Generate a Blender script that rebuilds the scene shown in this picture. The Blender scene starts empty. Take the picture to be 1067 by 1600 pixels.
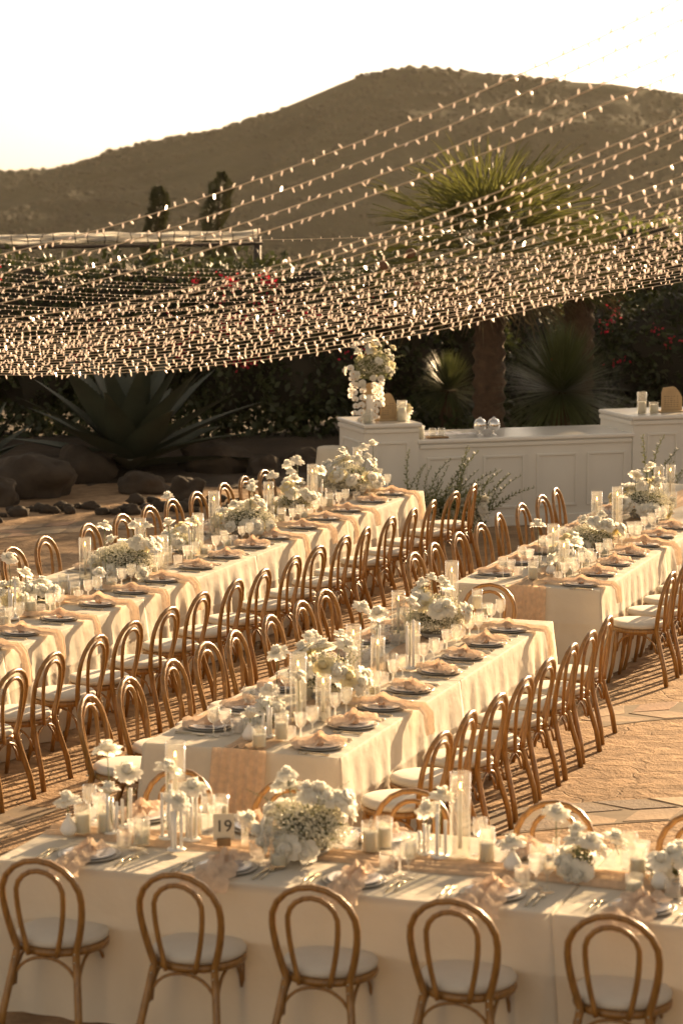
import bpy, math, random
from mathutils import Vector, Matrix, noise
from math import sin, cos, pi, radians
R = random.Random(7)
SC = bpy.context.scene
COL = SC.collection
# ------------------------------------------------------------------ camera, world, sun, exposure
F, CX, CY, H = 4000.0, 533.5, 800.0, 4.1
PITCH = math.atan(530 / F)
cd = bpy.data.cameras.new('camera'); cam = bpy.data.objects.new('camera', cd); COL.objects.link(cam)
cam.location = (0, 0, H); cam.rotation_euler = (pi / 2 - PITCH, 0, 0)
cd.sensor_fit = 'VERTICAL'; cd.sensor_height = 36; cd.sensor_width = 24; cd.lens = 90
cd.clip_start = .5; cd.clip_end = 12000
cd.dof.use_dof = True; cd.dof.focus_distance = 20.5; cd.dof.aperture_fstop = 2.9; cd.dof.aperture_blades = 8
SC.camera = cam
SUN_EL, SUN_AZ = radians(15.5), radians(32)            # azimuth measured from +Y towards +X
w = bpy.data.worlds.new('World'); SC.world = w; w.use_nodes = True
wn = w.node_tree.nodes; wl = w.node_tree.links
bg = wn['Background']; sky = wn.new('ShaderNodeTexSky'); sky.sky_type = 'NISHITA'
sky.sun_disc = False; sky.sun_elevation = SUN_EL; sky.sun_rotation = SUN_AZ
sky.dust_density = 1.5; sky.air_density = 1.0; sky.ozone_density = 1.0
hs = wn.new('ShaderNodeHueSaturation'); hs.inputs['Saturation'].default_value = .21   # hazy, washed-out evening sky
wl.new(sky.outputs[0], hs.inputs['Color']); wl.new(hs.outputs[0], bg.inputs[0]); bg.inputs[1].default_value = .055
sd = bpy.data.lights.new('sun', 'SUN'); sun = bpy.data.objects.new('sun', sd); COL.objects.link(sun)
sd.energy = 5.0; sd.angle = radians(.6); sd.color = (1, .79, .55)
sdir = Vector((sin(SUN_AZ) * cos(SUN_EL), cos(SUN_AZ) * cos(SUN_EL), sin(SUN_EL)))
sun.rotation_euler = sdir.to_track_quat('Z', 'Y').to_euler(); sun.location = (20, 30, 30)
vs = SC.view_settings
vs.view_transform = 'Standard'; vs.look = 'None'; vs.gamma = 1; vs.exposure = 1.6; vs.use_curve_mapping = False
vs.use_white_balance = True; vs.white_balance_temperature = 8700; vs.white_balance_tint = 14
cy = SC.cycles
cy.use_denoising = True; cy.max_bounces = 8; cy.diffuse_bounces = 3; cy.glossy_bounces = 3
cy.transmission_bounces = 4; cy.transparent_max_bounces = 24; cy.volume_bounces = 0; cy.sample_clamp_indirect = 4
cy.caustics_reflective = False; cy.caustics_refractive = False

# ------------------------------------------------------------------ layout helpers
def at(u, v, z=None, Y=None):
    """photo pixel -> point on the level plane z, or at distance Y"""
    x = (u - CX) / F; yy = -(v - CY) / F
    d = Vector((x, cos(PITCH) + yy * sin(PITCH), -sin(PITCH) + yy * cos(PITCH)))
    t = (z - H) / d.z if z is not None else Y / d.y
    return d * t + Vector((0, 0, H))
TH = radians(19.34)
AX, BX = Vector((cos(TH), -sin(TH), 0)), Vector((sin(TH), cos(TH), 0))
def W(a, b, z=0): return AX * a + BX * b + Vector((0, 0, z))

# ------------------------------------------------------------------ mesh collecting
class MB:
    def __init__(s): s.v = []; s.f = []; s.m = []; s.sm = []
    def add(s, vs, fs, mi=0, smooth=True):
        o = len(s.v); s.v += [tuple(p) for p in vs]
        for f in fs: s.f.append(tuple(i + o for i in f)); s.m.append(mi); s.sm.append(smooth)
        return s
    def box(s, c, d, rz=0, mi=0, bev=0):
        x, y, z = d[0] / 2, d[1] / 2, d[2] / 2
        q = Matrix.Rotation(rz, 3, 'Z') if not isinstance(rz, Matrix) else rz
        c = Vector(c)
        if bev <= 0:
            vs_ = [c + q @ Vector((i * x, j * y, k * z)) for k in (-1, 1) for i, j in ((-1, -1), (1, -1), (1, 1), (-1, 1))]
            s.add(vs_, [(3, 2, 1, 0), (4, 5, 6, 7), (0, 1, 5, 4), (1, 2, 6, 5), (2, 3, 7, 6), (3, 0, 4, 7)], mi, False)
        else:
            b = min(bev, x * .9, y * .9, z * .9)
            vs_ = []
            for k, (ix, iy) in ((-z, (b, b)), (-z + b, (0, 0)), (z - b, (0, 0)), (z, (b, b))):
                for i, j in ((-1, -1), (1, -1), (1, 1), (-1, 1)):
                    vs_.append(c + q @ Vector((i * (x - ix), j * (y - iy), k)))
            fs = [(3, 2, 1, 0), (12, 13, 14, 15)]
            for l in range(3):
                for n in range(4): a = l * 4 + n; b2 = l * 4 + (n + 1) % 4; fs.append((a, b2, b2 + 4, a + 4))
            s.add(vs_, fs, mi, False)
        return s
    def tube(s, pts, r, n=8, mi=0, flat=1.0, cap=True):
        pts = [Vector(p) for p in pts]; m = len(pts)
        rr = r if hasattr(r, '__len__') else [r] * m
        vs_ = []; up = None
        for i, p in enumerate(pts):
            t = (pts[min(i + 1, m - 1)] - pts[max(i - 1, 0)])
            if t.length < 1e-9: t = Vector((0, 0, 1))
            t.normalize()
            if up is None:
                up = Vector((0, 0, 1)) if abs(t.z) < .9 else Vector((0, 1, 0))
            up = (up - t * up.dot(t)).normalized(); sd_ = t.cross(up)
            for k in range(n):
                a = 2 * pi * k / n; vs_.append(p + (up * cos(a) + sd_ * sin(a) * flat) * rr[i])
        fs = [(i * n + k, i * n + (k + 1) % n, (i + 1) * n + (k + 1) % n, (i + 1) * n + k) for i in range(m - 1) for k in range(n)]
        if cap: fs += [tuple(range(n - 1, -1, -1)), tuple((m - 1) * n + k for k in range(n))]
        s.add(vs_, fs, mi); return s
    def lathe(s, prof, n=20, c=(0, 0, 0), mi=0, flute=0, nf=12):
        vs_ = []
        for r_, z in prof:
            for k in range(n):
                a = 2 * pi * k / n; q = r_ * (1 + flute * cos(nf * a)) if flute else r_
                vs_.append((c[0] + q * cos(a), c[1] + q * sin(a), c[2] + z))
        m = len(prof)
        fs = [(i * n + k, i * n + (k + 1) % n, (i + 1) * n + (k + 1) % n, (i + 1) * n + k) for i in range(m - 1) for k in range(n)]
        s.add(vs_, fs, mi); return s
    def grid(s, fn, nu, nv, mi=0, smooth=True):
        vs_ = [fn(i / nu, j / nv) for i in range(nu + 1) for j in range(nv + 1)]
        fs = [(i * (nv + 1) + j, (i + 1) * (nv + 1) + j, (i + 1) * (nv + 1) + j + 1, i * (nv + 1) + j + 1) for i in range(nu) for j in range(nv)]
        s.add(vs_, fs, mi, smooth); return s
    def ball(s, c, r, n=8, m=5, mi=0, sc=(1, 1, 1), ns=0, fq=1.0, seed=0, bottom=None):
        c = Vector(c); vs_ = []
        for i in range(m + 1):
            th = pi * i / m
            for k in range(n):
                a = 2 * pi * k / n; d = Vector((sin(th) * cos(a), sin(th) * sin(a), cos(th)))
                q = r * (1 + ns * noise.noise(d * fq + Vector((seed, seed * 2, 0)))) if ns else r
                p = Vector((d.x * sc[0] * q, d.y * sc[1] * q, d.z * sc[2] * q))
                if bottom is not None and p.z < bottom: p.z = bottom
                vs_.append(c + p)
        fs = [(i * n + k, (i + 1) * n + k, (i + 1) * n + (k + 1) % n, i * n + (k + 1) % n) for i in range(m) for k in range(n)]
        s.add(vs_, fs, mi); return s
    def xf(s, M):
        s.v = [tuple(M @ Vector(p)) for p in s.v]; return s
    def mesh(s, name, mats):
        me = bpy.data.meshes.new(name); me.from_pydata(s.v, [], s.f)
        for m in (mats if isinstance(mats, (list, tuple)) else [mats]): me.materials.append(m)
        me.polygons.foreach_set('material_index', s.m); me.polygons.foreach_set('use_smooth', s.sm)
        me.update(); return me
    def build(s, name, mats, parent=None, **kw): return ob(name, s.mesh(name, mats), parent, **kw)
def ob(name, data, parent=None, loc=None, rot=None, label=None, cat=None, group=None, kind=None, scale=None):
    o = bpy.data.objects.new(name, data); COL.objects.link(o)
    if parent is not None: o.parent = parent
    if loc is not None: o.location = loc
    if rot is not None: o.rotation_euler = rot if hasattr(rot, '__len__') else (0, 0, rot)
    if scale is not None: o.scale = scale if hasattr(scale, '__len__') else (scale,) * 3
    if label: o['label'] = label
    if cat: o['category'] = cat
    if group: o['group'] = group
    if kind: o['kind'] = kind
    return o
def thing(name, loc, rot=0, label=None, cat=None, group=None): return ob(name, None, None, loc, rot, label, cat, group)
def copy_tree(o, loc, rot, label=None, group=None, kids=None):
    kids = kids if kids is not None else [(c, [(g) for g in c.children]) for c in o.children]
    c = o.copy(); COL.objects.link(c); c.location = loc; c.rotation_euler = rot if hasattr(rot, '__len__') else (0, 0, rot)
    if label: c['label'] = label
    if group: c['group'] = group
    for k, gs in kids:
        d = k.copy(); COL.objects.link(d); d.parent = c
        for g in gs:
            e = g.copy(); COL.objects.link(e); e.parent = d
    return c
ORD = ['first', 'second', 'third', 'fourth', 'fifth', 'sixth', 'seventh', 'eighth', 'ninth', 'tenth', 'eleventh', 'twelfth', 'thirteenth',
       'fourteenth', 'fifteenth', 'sixteenth', 'seventeenth', 'eighteenth', 'nineteenth', 'twentieth']
def nth(i):
    i += 1
    return ORD[i - 1] if i <= 20 else (['twenty', 'thirty', 'forty'][i // 10 - 2] + '-' + ORD[i % 10 - 1] if i % 10 else ['', '', '', 'thirtieth', 'fortieth'][i // 10])

# ------------------------------------------------------------------ materials
def mat(name, col, rough=.6, metal=0, spec=.5, var=0, vscale=8, bump=0, bscale=40, trans=0, emit=0, ecol=None, sheen=0, col2=None, stretch=None, coat=0, bdist=.01, sss=0):
    m = bpy.data.materials.new(name); m.use_nodes = True; n = m.node_tree.nodes; l = m.node_tree.links
    p = n['Principled BSDF']; p.inputs['Base Color'].default_value = (*col, 1); p.inputs['Roughness'].default_value = rough
    p.inputs['Metallic'].default_value = metal; p.inputs['Specular IOR Level'].default_value = spec
    if coat: p.inputs['Coat Weight'].default_value = coat; p.inputs['Coat Roughness'].default_value = .25
    if sheen: p.inputs['Sheen Weight'].default_value = sheen
    if sss: p.inputs['Subsurface Weight'].default_value = sss; p.inputs['Subsurface Radius'].default_value = (.02, .015, .01)
    tc = n.new('ShaderNodeTexCoord'); vec = tc.outputs['Object']
    if stretch:
        mp = n.new('ShaderNodeMapping'); mp.inputs['Scale'].default_value = stretch; l.new(vec, mp.inputs[0]); vec = mp.outputs[0]
    colout = None
    if var or col2:
        t = n.new('ShaderNodeTexNoise'); t.inputs['Scale'].default_value = vscale; t.inputs['Detail'].default_value = 5; l.new(vec, t.inputs['Vector'])
        r = n.new('ShaderNodeValToRGB'); l.new(t.outputs[0], r.inputs[0]); r.color_ramp.elements[0].position = .32; r.color_ramp.elements[1].position = .68
        c2 = col2 or tuple(min(1, c * (1 + var)) for c in col); c1 = col if col2 else tuple(c * (1 - var) for c in col)
        r.color_ramp.elements[0].color = (*c1, 1); r.color_ramp.elements[1].color = (*c2, 1)
        l.new(r.outputs[0], p.inputs['Base Color']); colout = r.outputs[0]
    if bump:
        t2 = n.new('ShaderNodeTexNoise'); t2.inputs['Scale'].default_value = bscale; t2.inputs['Detail'].default_value = 6; l.new(vec, t2.inputs['Vector'])
        b = n.new('ShaderNodeBump'); b.inputs['Strength'].default_value = bump; b.inputs['Distance'].default_value = bdist
        l.new(t2.outputs[0], b.inputs['Height']); l.new(b.outputs[0], p.inputs['Normal'])
    if emit: p.inputs['Emission Color'].default_value = (*(ecol or col), 1); p.inputs['Emission Strength'].default_value = emit
    if trans:
        tr = n.new('ShaderNodeBsdfTranslucent'); tr.inputs[0].default_value = (*col, 1)
        if colout: l.new(colout, tr.inputs[0])
        mx = n.new('ShaderNodeMixShader'); mx.inputs[0].default_value = trans
        l.new(p.outputs[0], mx.inputs[1]); l.new(tr.outputs[0], mx.inputs[2]); l.new(mx.outputs[0], n['Material Output'].inputs[0])
    return m
def glassmat(name, tint=(1, 1, 1), milky=.02, rough=.03, gloss=1.0, bump=0, bscale=60):
    m = bpy.data.materials.new(name); m.use_nodes = True; n = m.node_tree.nodes; l = m.node_tree.links; n.remove(n['Principled BSDF'])
    t = n.new('ShaderNodeBsdfTransparent'); t.inputs[0].default_value = (*tint, 1)
    g = n.new('ShaderNodeBsdfGlossy'); g.inputs['Roughness'].default_value = rough; g.inputs[0].default_value = (1, 1, 1, 1)
    fr = n.new('ShaderNodeLayerWeight'); pw = n.new('ShaderNodeMath'); pw.operation = 'POWER'; pw.inputs[1].default_value = 3.2; l.new(fr.outputs['Facing'], pw.inputs[0])
    mm = n.new('ShaderNodeMath'); mm.operation = 'MULTIPLY_ADD'; mm.inputs[1].default_value = .55 * gloss; mm.inputs[2].default_value = .05 * gloss; l.new(pw.outputs[0], mm.inputs[0])
    mx = n.new('ShaderNodeMixShader'); l.new(mm.outputs[0], mx.inputs[0]); l.new(t.outputs[0], mx.inputs[1]); l.new(g.outputs[0], mx.inputs[2])
    d = n.new('ShaderNodeBsdfTranslucent'); d.inputs[0].default_value = (.95, .92, .88, 1)
    m2 = n.new('ShaderNodeMixShader'); m2.inputs[0].default_value = milky; l.new(mx.outputs[0], m2.inputs[1]); l.new(d.outputs[0], m2.inputs[2])
    l.new(m2.outputs[0], n['Material Output'].inputs[0])
    if bump:
        tx = n.new('ShaderNodeTexNoise'); tx.inputs['Scale'].default_value = bscale
        tc = n.new('ShaderNodeTexCoord'); l.new(tc.outputs['Object'], tx.inputs['Vector'])
        b = n.new('ShaderNodeBump'); b.inputs['Strength'].default_value = bump; b.inputs['Distance'].default_value = .01
        l.new(tx.outputs[0], b.inputs['Height']); l.new(b.outputs[0], g.inputs['Normal']); l.new(b.outputs[0], fr.inputs['Normal'])
    return m
def gauze(name, col, alpha, trans=.45, var=.12):
    m = mat(name, col, .9, spec=.1, var=var, vscale=30, trans=trans, bump=.4, bscale=250, bdist=.003)
    n = m.node_tree.nodes; l = m.node_tree.links; out = n['Material Output']; src = out.inputs[0].links[0].from_socket
    t = n.new('ShaderNodeBsdfTransparent'); mx = n.new('ShaderNodeMixShader'); mx.inputs[0].default_value = alpha
    l.new(t.outputs[0], mx.inputs[1]); l.new(src, mx.inputs[2]); l.new(mx.outputs[0], out.inputs[0]); return m
M = dict(
    wood=mat('bent_oak', (.29, .138, .036), .32, var=.3, vscale=9, stretch=(6, 6, 1.2), coat=.25, bump=.12, bscale=60),
    cushion=mat('cushion_cloth', (.58, .53, .45), .85, var=.05, vscale=6, bump=.25, bscale=14, sheen=.2),
    linen=mat('ivory_linen', (.84, .77, .65), .85, var=.04, vscale=3, bump=.55, bscale=9, bdist=.02, trans=.36),
    gauze=gauze('blush_gauze', (.90, .72, .57), .9, .6), runner=gauze('peach_gauze', (.84, .62, .44), .92, .4),
    petal=mat('cream_petal', (.95, .93, .86), .6, var=.03, vscale=25, trans=.6), petal2=mat('yellow_cream_petal', (.88, .80, .56), .6, var=.08, vscale=25, trans=.58),
    orchid=mat('white_orchid', (.9, .87, .82), .55, trans=.55), lip=mat('orchid_lip', (.6, .32, .08), .5),
    breath=mat('breath_bloom', (.86, .83, .72), .7, trans=.5), leaf=mat('arrangement_leaf', (.20, .21, .10), .55, var=.4, vscale=20, trans=.3),
    stem=mat('stem_green', (.10, .13, .04), .6), ceramic=mat('white_ceramic', (.78, .75, .70), .35, var=.03), grey=mat('grey_ceramic', (.30, .28, .25), .4, var=.1),
    plate=mat('white_plate', (.74, .73, .74), .22, var=.02), charger=mat('stone_charger', (.34, .31, .27), .35, var=.12, vscale=20),
    card=mat('card_paper', (.72, .70, .72), .8, var=.02), cream=mat('cream_card', (.68, .60, .47), .8, var=.04), ink=mat('black_ink', (.03, .025, .02), .7),
    metal=mat('champagne_metal', (.62, .52, .38), .22, metal=1), steel=mat('polished_steel', (.75, .73, .70), .07, metal=1),
    wax=mat('white_wax', (.82, .77, .66), .5, sss=.3, trans=.15), flame=mat('flame', (1, .5, .12), .5, emit=14, ecol=(1, .48, .12)), wick=mat('wick', (.02, .015, .01), .8),
    glass=glassmat('clear_glass', (.97, .97, .95), .05), fluted=glassmat('fluted_glass', (.97, .96, .95), .12, .08, 1.1, .5, 90),
    frost=glassmat('frosted_glass', (.95, .93, .9), .35, .2),
    white=mat('painted_white', (.70, .67, .61), .45, var=.03, vscale=2, bump=.05), topw=mat('glossy_white', (.74, .71, .66), .16, var=.02, coat=.3),
    board=mat('tan_board', (.42, .29, .16), .7, var=.1, vscale=6, bump=.1), woodbase=mat('wood_base', (.25, .14, .06), .5, var=.2, stretch=(2, 12, 2)),
    wire=mat('pale_wire', (.52, .46, .37), .5, trans=.2), bulb=mat('bulb_plastic', (.84, .76, .68), .2, trans=.5, emit=.16, ecol=(1, .78, .68), coat=.3),
    lit=mat('bright_bulb', (1, .8, .6), .2, emit=4, ecol=(1, .80, .62)),
    dark=mat('dark_timber', (.04, .03, .025), .7, var=.3), bundle=mat('bundled_wire', (.92, .90, .86), .4, trans=.7),
    soil=mat('dry_soil', (.06, .04, .025), .95, var=.3, vscale=1.5, bump=.8, bscale=6, bdist=.05),
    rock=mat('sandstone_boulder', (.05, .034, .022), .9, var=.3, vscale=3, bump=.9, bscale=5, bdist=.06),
    agave=mat('agave_leaf', (.05, .06, .038), .5, var=.25, vscale=3, bump=.1), trunk=mat('palm_trunk', (.10, .055, .03), .9, var=.4, vscale=5, bump=1, bscale=14, bdist=.05),
    blade=mat('palm_blade', (.11, .115, .034), .32, var=.35, vscale=6, trans=.45), drygrass=mat('dry_blade', (.14, .10, .05), .7, var=.3, trans=.3),
    spike=mat('spiky_blade', (.085, .10, .035), .4, var=.3, vscale=5, trans=.25), hedge=mat('hedge_leaf', (.038, .048, .014), .55, var=.45, vscale=2.5, trans=.22),
    hedge2=mat('light_leaf', (.10, .12, .028), .5, var=.4, vscale=2.5, trans=.5), core=mat('dark_bush_core', (.03, .024, .014), .9),
    bark=mat('bark', (.07, .045, .03), .9, var=.3, bump=.6, bscale=20), cypress=mat('cypress_needles', (.05, .055, .02), .7, var=.4, vscale=4, trans=.15),
    bract=mat('bougainvillea_bract', (.80, .03, .07), .6, trans=.5), lampshade=mat('lamp_shade', (.12, .05, .02), .6), glow=mat('lamp_glow', (1, .5, .18), .5, emit=4.5, ecol=(1, .42, .12)),
    scrub=mat('hill_scrub', (.024, .026, .012), .9, var=.4, vscale=.05), black=mat('black_cover', (.02, .018, .016), .5))

def ground_mat():
    m = bpy.data.materials.new('sandy_paving'); m.use_nodes = True; n = m.node_tree.nodes; l = m.node_tree.links; p = n['Principled BSDF']
    p.inputs['Roughness'].default_value = .93; p.inputs['Specular IOR Level'].default_value = .25
    tc = n.new('ShaderNodeTexCoord')
    def ns(sc, det, dist=0, st=None):
        t = n.new('ShaderNodeTexNoise'); t.inputs['Scale'].default_value = sc; t.inputs['Detail'].default_value = det; t.inputs['Distortion'].default_value = dist
        l.new(tc.outputs['Object'], t.inputs['Vector']); return t
    a = ns(.9, 6, .4); b = ns(7, 8, .6); c = ns(45, 5)
    r = n.new('ShaderNodeValToRGB'); l.new(a.outputs[0], r.inputs[0])
    r.color_ramp.elements[0].position = .3; r.color_ramp.elements[0].color = (.29, .18, .10, 1)
    r.color_ramp.elements[1].position = .7; r.color_ramp.elements[1].color = (.46, .30, .18, 1)
    r2 = n.new('ShaderNodeValToRGB'); l.new(b.outputs[0], r2.inputs[0]); r2.color_ramp.elements[0].position = .35; r2.color_ramp.elements[0].color = (.55, .52, .5, 1); r2.color_ramp.elements[1].position = .62
    mx = n.new('ShaderNodeMixRGB'); mx.blend_type = 'MULTIPLY'; mx.inputs[0].default_value = .8; l.new(r.outputs[0], mx.inputs[1]); l.new(r2.outputs[0], mx.inputs[2])
    # irregular hairline cracks
    wv = n.new('ShaderNodeVectorMath'); wv.operation = 'MULTIPLY_ADD'; wn2 = ns(1.7, 4); l.new(wn2.outputs[1], wv.inputs[0]); wv.inputs[1].default_value = (.7, .7, .7); l.new(tc.outputs['Object'], wv.inputs[2])
    vo = n.new('ShaderNodeTexVoronoi'); vo.feature = 'DISTANCE_TO_EDGE'; vo.inputs['Scale'].default_value = .95; l.new(wv.outputs[0], vo.inputs['Vector'])
    cr = n.new('ShaderNodeMapRange'); cr.inputs[1].default_value = 0; cr.inputs[2].default_value = .014; l.new(vo.outputs[0], cr.inputs[0])
    mx2 = n.new('ShaderNodeMixRGB'); mx2.blend_type = 'MULTIPLY'; l.new(cr.outputs[0], mx2.inputs[0]); mx2.inputs[0].default_value = 1
    l.new(mx.outputs[0], mx2.inputs[1])
    cc = n.new('ShaderNodeMapRange'); cc.inputs[3].default_value = .62; cc.inputs[4].default_value = 1; l.new(cr.outputs[0], cc.inputs[0]); l.new(cc.outputs[0], mx2.inputs[2])
    l.new(mx2.outputs[0], p.inputs['Base Color'])
    add = n.new('ShaderNodeMath'); add.operation = 'MULTIPLY_ADD'; add.inputs[1].default_value = .35; l.new(c.outputs[0], add.inputs[0]); l.new(b.outputs[0], add.inputs[2])
    add2 = n.new('ShaderNodeMath'); add2.operation = 'MULTIPLY_ADD'; add2.inputs[1].default_value = .2; l.new(cr.outputs[0], add2.inputs[0]); l.new(add.outputs[0], add2.inputs[2])
    bp = n.new('ShaderNodeBump'); bp.inputs['Strength'].default_value = .9; bp.inputs['Distance'].default_value = .035; l.new(add2.outputs[0], bp.inputs['Height']); l.new(bp.outputs[0], p.inputs['Normal'])
    return m
def hill_mat():
    m = bpy.data.materials.new('dry_hillside'); m.use_nodes = True; n = m.node_tree.nodes; l = m.node_tree.links; p = n['Principled BSDF']; p.inputs['Roughness'].default_value = 1; p.inputs['Specular IOR Level'].default_value = .1
    tc = n.new('ShaderNodeTexCoord'); a = n.new('ShaderNodeTexNoise'); a.inputs['Scale'].default_value = .035; a.inputs['Detail'].default_value = 9; a.inputs['Roughness'].default_value = .62; l.new(tc.outputs['Object'], a.inputs['Vector'])
    r = n.new('ShaderNodeValToRGB'); l.new(a.outputs[0], r.inputs[0]); e = r.color_ramp.elements
    e[0].position = .38; e[0].color = (.010, .016, .008, 1); e[1].position = .62; e[1].color = (.036, .040, .021, 1); l.new(r.outputs[0], p.inputs['Base Color'])
    b = n.new('ShaderNodeTexNoise'); b.inputs['Scale'].default_value = .4; b.inputs['Detail'].default_value = 6; l.new(tc.outputs['Object'], b.inputs['Vector'])
    bp = n.new('ShaderNodeBump'); bp.inputs['Strength'].default_value = .8; bp.inputs['Distance'].default_value = 1.5; l.new(b.outputs[0], bp.inputs['Height']); l.new(bp.outputs[0], p.inputs['Normal'])
    return m
M['ground'] = ground_mat(); M['hill'] = hill_mat()
M['brick'] = mat('clay_paver', (.30, .20, .125), .9, var=.25, vscale=3, bump=.5, bscale=30, bdist=.01)
M['brickp'] = mat('pale_paver', (.40, .29, .19), .9, var=.2, vscale=5, bump=.5, bscale=30, bdist=.01)
M['brickr'] = mat('reddish_paver', (.28, .16, .10), .9, var=.25, vscale=5, bump=.5, bscale=30, bdist=.01)
M['joint'] = mat('joint_sand', (.17, .12, .075), .95, var=.2)
M['brickd'] = mat('dark_paver', (.17, .12, .085), .9, var=.2, vscale=20, bump=.8, bscale=50, bdist=.01)

# ------------------------------------------------------------------ ground and hill
gm = MB()
xs = [-400, -60, -25, -12] + [-8 + .5 * i for i in range(33)] + [12, 25, 60, 400]
ys = [-20, 2, 6] + [8 + .5 * i for i in range(45)] + [33, 38, 45, 60]
gm.grid(lambda s, t: (xs[round(s * (len(xs) - 1))], ys[round(t * (len(ys) - 1))], 0.0), len(xs) - 1, len(ys) - 1)
ob('ground', gm.mesh('ground', M['ground']), kind='structure')
RIDGE = [(-900, 300), (-300, 285), (0, 266), (60, 262), (110, 252), (150, 240), (200, 227), (250, 215), (340, 195), (400, 174), (440, 160), (520, 130), (560, 115), (600, 107), (640, 101), (680, 100), (760, 112), (830, 119), (900, 123), (960, 127), (1000, 134), (1067, 142), (1200, 160), (1500, 215), (2100, 300)]
def ridge_v(u):
    for (a, va), (b, vb) in zip(RIDGE, RIDGE[1:]):
        if a <= u <= b: return va + (vb - va) * (u - a) / (b - a)
    return RIDGE[0][1] if u < RIDGE[0][0] else RIDGE[-1][1]
YR = 820.0
def hill_z(x, y):
    u = CX + F * x / YR; zr = H + (270 - ridge_v(u)) / F * YR - 1.5
    base = -26.0
    if y < 60: return -.3
    if y < 220: t = (y - 60) / 160; return -.3 + (base + .3) * (t * t * (3 - 2 * t))
    if y < 640: z = base
    elif y < YR:
        t = (y - 640) / (YR - 640); z = base + (zr - base) * (t ** .92 if t < .93 else .93 ** .92 + (1 - .93 ** .92) * (1 - ((1 - t) / .07) ** 2))
    else: z = zr - (zr - base) * min(1, ((y - YR) / 500)) ** 2
    nz = noise.fractal(Vector((x * .012, y * .012, 0)), .9, 2.1, 5) * 8 - 5 * abs(noise.noise(Vector((x * .022, y * .006, 11)))) + noise.fractal(Vector((x * .07, y * .07, 3)), .9, 2.1, 4) * 1.2
    k = min(1, max(0, (y - 400) / 300)); damp = .28 if y > YR - 30 else 1
    return z + nz * k * damp
tx = [-3000, -1200] + [-400 + 5 * i for i in range(181)] + [1200, 3000]
ty = [59.9, 80, 110, 150, 200, 300, 450, 560] + [620 + 5 * i for i in range(52)] + [900, 960, 1100, 1400, 2200, 6000]
tm = MB(); tm.grid(lambda s, t: (lambda x, y: (x, y, hill_z(max(-500, min(700, x)), y)))(tx[round(s * (len(tx) - 1))], ty[round(t * (len(ty) - 1))]), len(tx) - 1, len(ty) - 1)
ob('hill', tm.mesh('hill', M['hill']), kind='structure')
sb = MB()                                                     # scrub on the hillside: a few thousand low bushes
for i in range(9000):
    y = 640 + 185 * R.random() ** .8; x = R.uniform(-125, 150) * y / 700
    if noise.noise(Vector((x * .03, y * .02, 7))) + .25 * R.random() < -.05: continue
    r_ = R.uniform(.3, .95) * (1.4 if R.random() < .08 else 1)
    sb.ball((x, y, hill_z(x, y) + r_ * .3), r_, 5, 3, 0, (1.3, 1.3, .75), .5, 1.5, i)
sb.build('hill_scrub', M['scrub'], label='dark scrub bushes scattered over the dry hillside', cat='scrub', kind='stuff')
hz = MB(); hz.box((0, 2975, 34), (6200, 6100, 138)); hz.f = hz.f
hm = bpy.data.materials.new('haze'); hm.use_nodes = True; hn = hm.node_tree.nodes; hn.remove(hn['Principled BSDF'])
pv = hn.new('ShaderNodeVolumePrincipled'); pv.inputs['Color'].default_value = (.95, .88, .76, 1); pv.inputs['Density'].default_value = .000055; pv.inputs['Anisotropy'].default_value = .35
hm.node_tree.links.new(pv.outputs[0], hn['Material Output'].inputs['Volume'])
ob('haze', hz.mesh('haze', hm), kind='stuff', label='warm evening haze in the valley', cat='haze')

# ------------------------------------------------------------------ paving bands of diamond pavers (children of the ground)
ground = bpy.data.objects['ground']
def paver_mesh(mname, seed):
    rr = random.Random(seed); b = MB(); L, D, sk, h = .315, .265, .10, .007
    j = lambda: rr.uniform(-.008, .008)
    bt = [(-L / 2 - sk, -D / 2), (L / 2 - sk, -D / 2), (L / 2 + sk, D / 2), (-L / 2 + sk, D / 2)]
    vs_ = []
    for z, k in ((-.01, 1), (h - .006, 1), (h, .95)):
        for x, y in bt: vs_.append((x * k + (j() if z > 0 else 0), y * k + (j() if z > 0 else 0), z))
    b.add(vs_, [(8, 9, 10, 11)] + [(l * 4 + n, l * 4 + (n + 1) % 4, l * 4 + 4 + (n + 1) % 4, l * 4 + 4 + n) for l in (0, 1) for n in range(4)], 0, False)
    return b.mesh('paver', M[mname])
pavers = [paver_mesh('brick', 0), paver_mesh('brick', 1), paver_mesh('brickp', 2), paver_mesh('brickr', 3), paver_mesh('brickd', 9)]
def paver_band(p0, p1, rows, bow=.4, step=.345, flip=False):
    p0, p1 = Vector(p0), Vector(p1); d = (p1 - p0); L = d.length; d.normalize(); nrm = Vector((-d.y, d.x, 0)); n = int(L / step)
    jb = MB(); jb.grid(lambda s_, t_: p0 + d * (L * s_) + nrm * (-.15 + rows * .285 * t_ + bow * 4 * s_ * (1 - s_)) + Vector((0, 0, .004)), 40, 1); jb.build('mortar_joint', M['joint'], ground)
    for r in range(rows):
        for i in range(n):
            t = (i + .5) / n; p = p0 + d * (L * t) + nrm * (r * .285 + bow * 4 * t * (1 - t)); an = math.atan2(d.y, d.x) + math.atan(bow * 4 * (1 - 2 * t) / L)
            o = ob('paver', pavers[4 if R.random() < .22 else R.randrange(4)], ground, p + Vector((0, 0, R.uniform(-.004, .002))), (R.uniform(-.01, .01), R.uniform(-.01, .01), an))
            if flip ^ (r % 2 == 1): o.scale = (-1, 1, 1)
paver_band(at(560, 1330, 0), at(1250, 1268, 0), 2, .25)
paver_band(at(930, 1130, 0), at(1250, 1118, 0), 2, .2, flip=True)
paver_band(at(-120, 850, 0), at(330, 818, 0), 3, .2)
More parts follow.
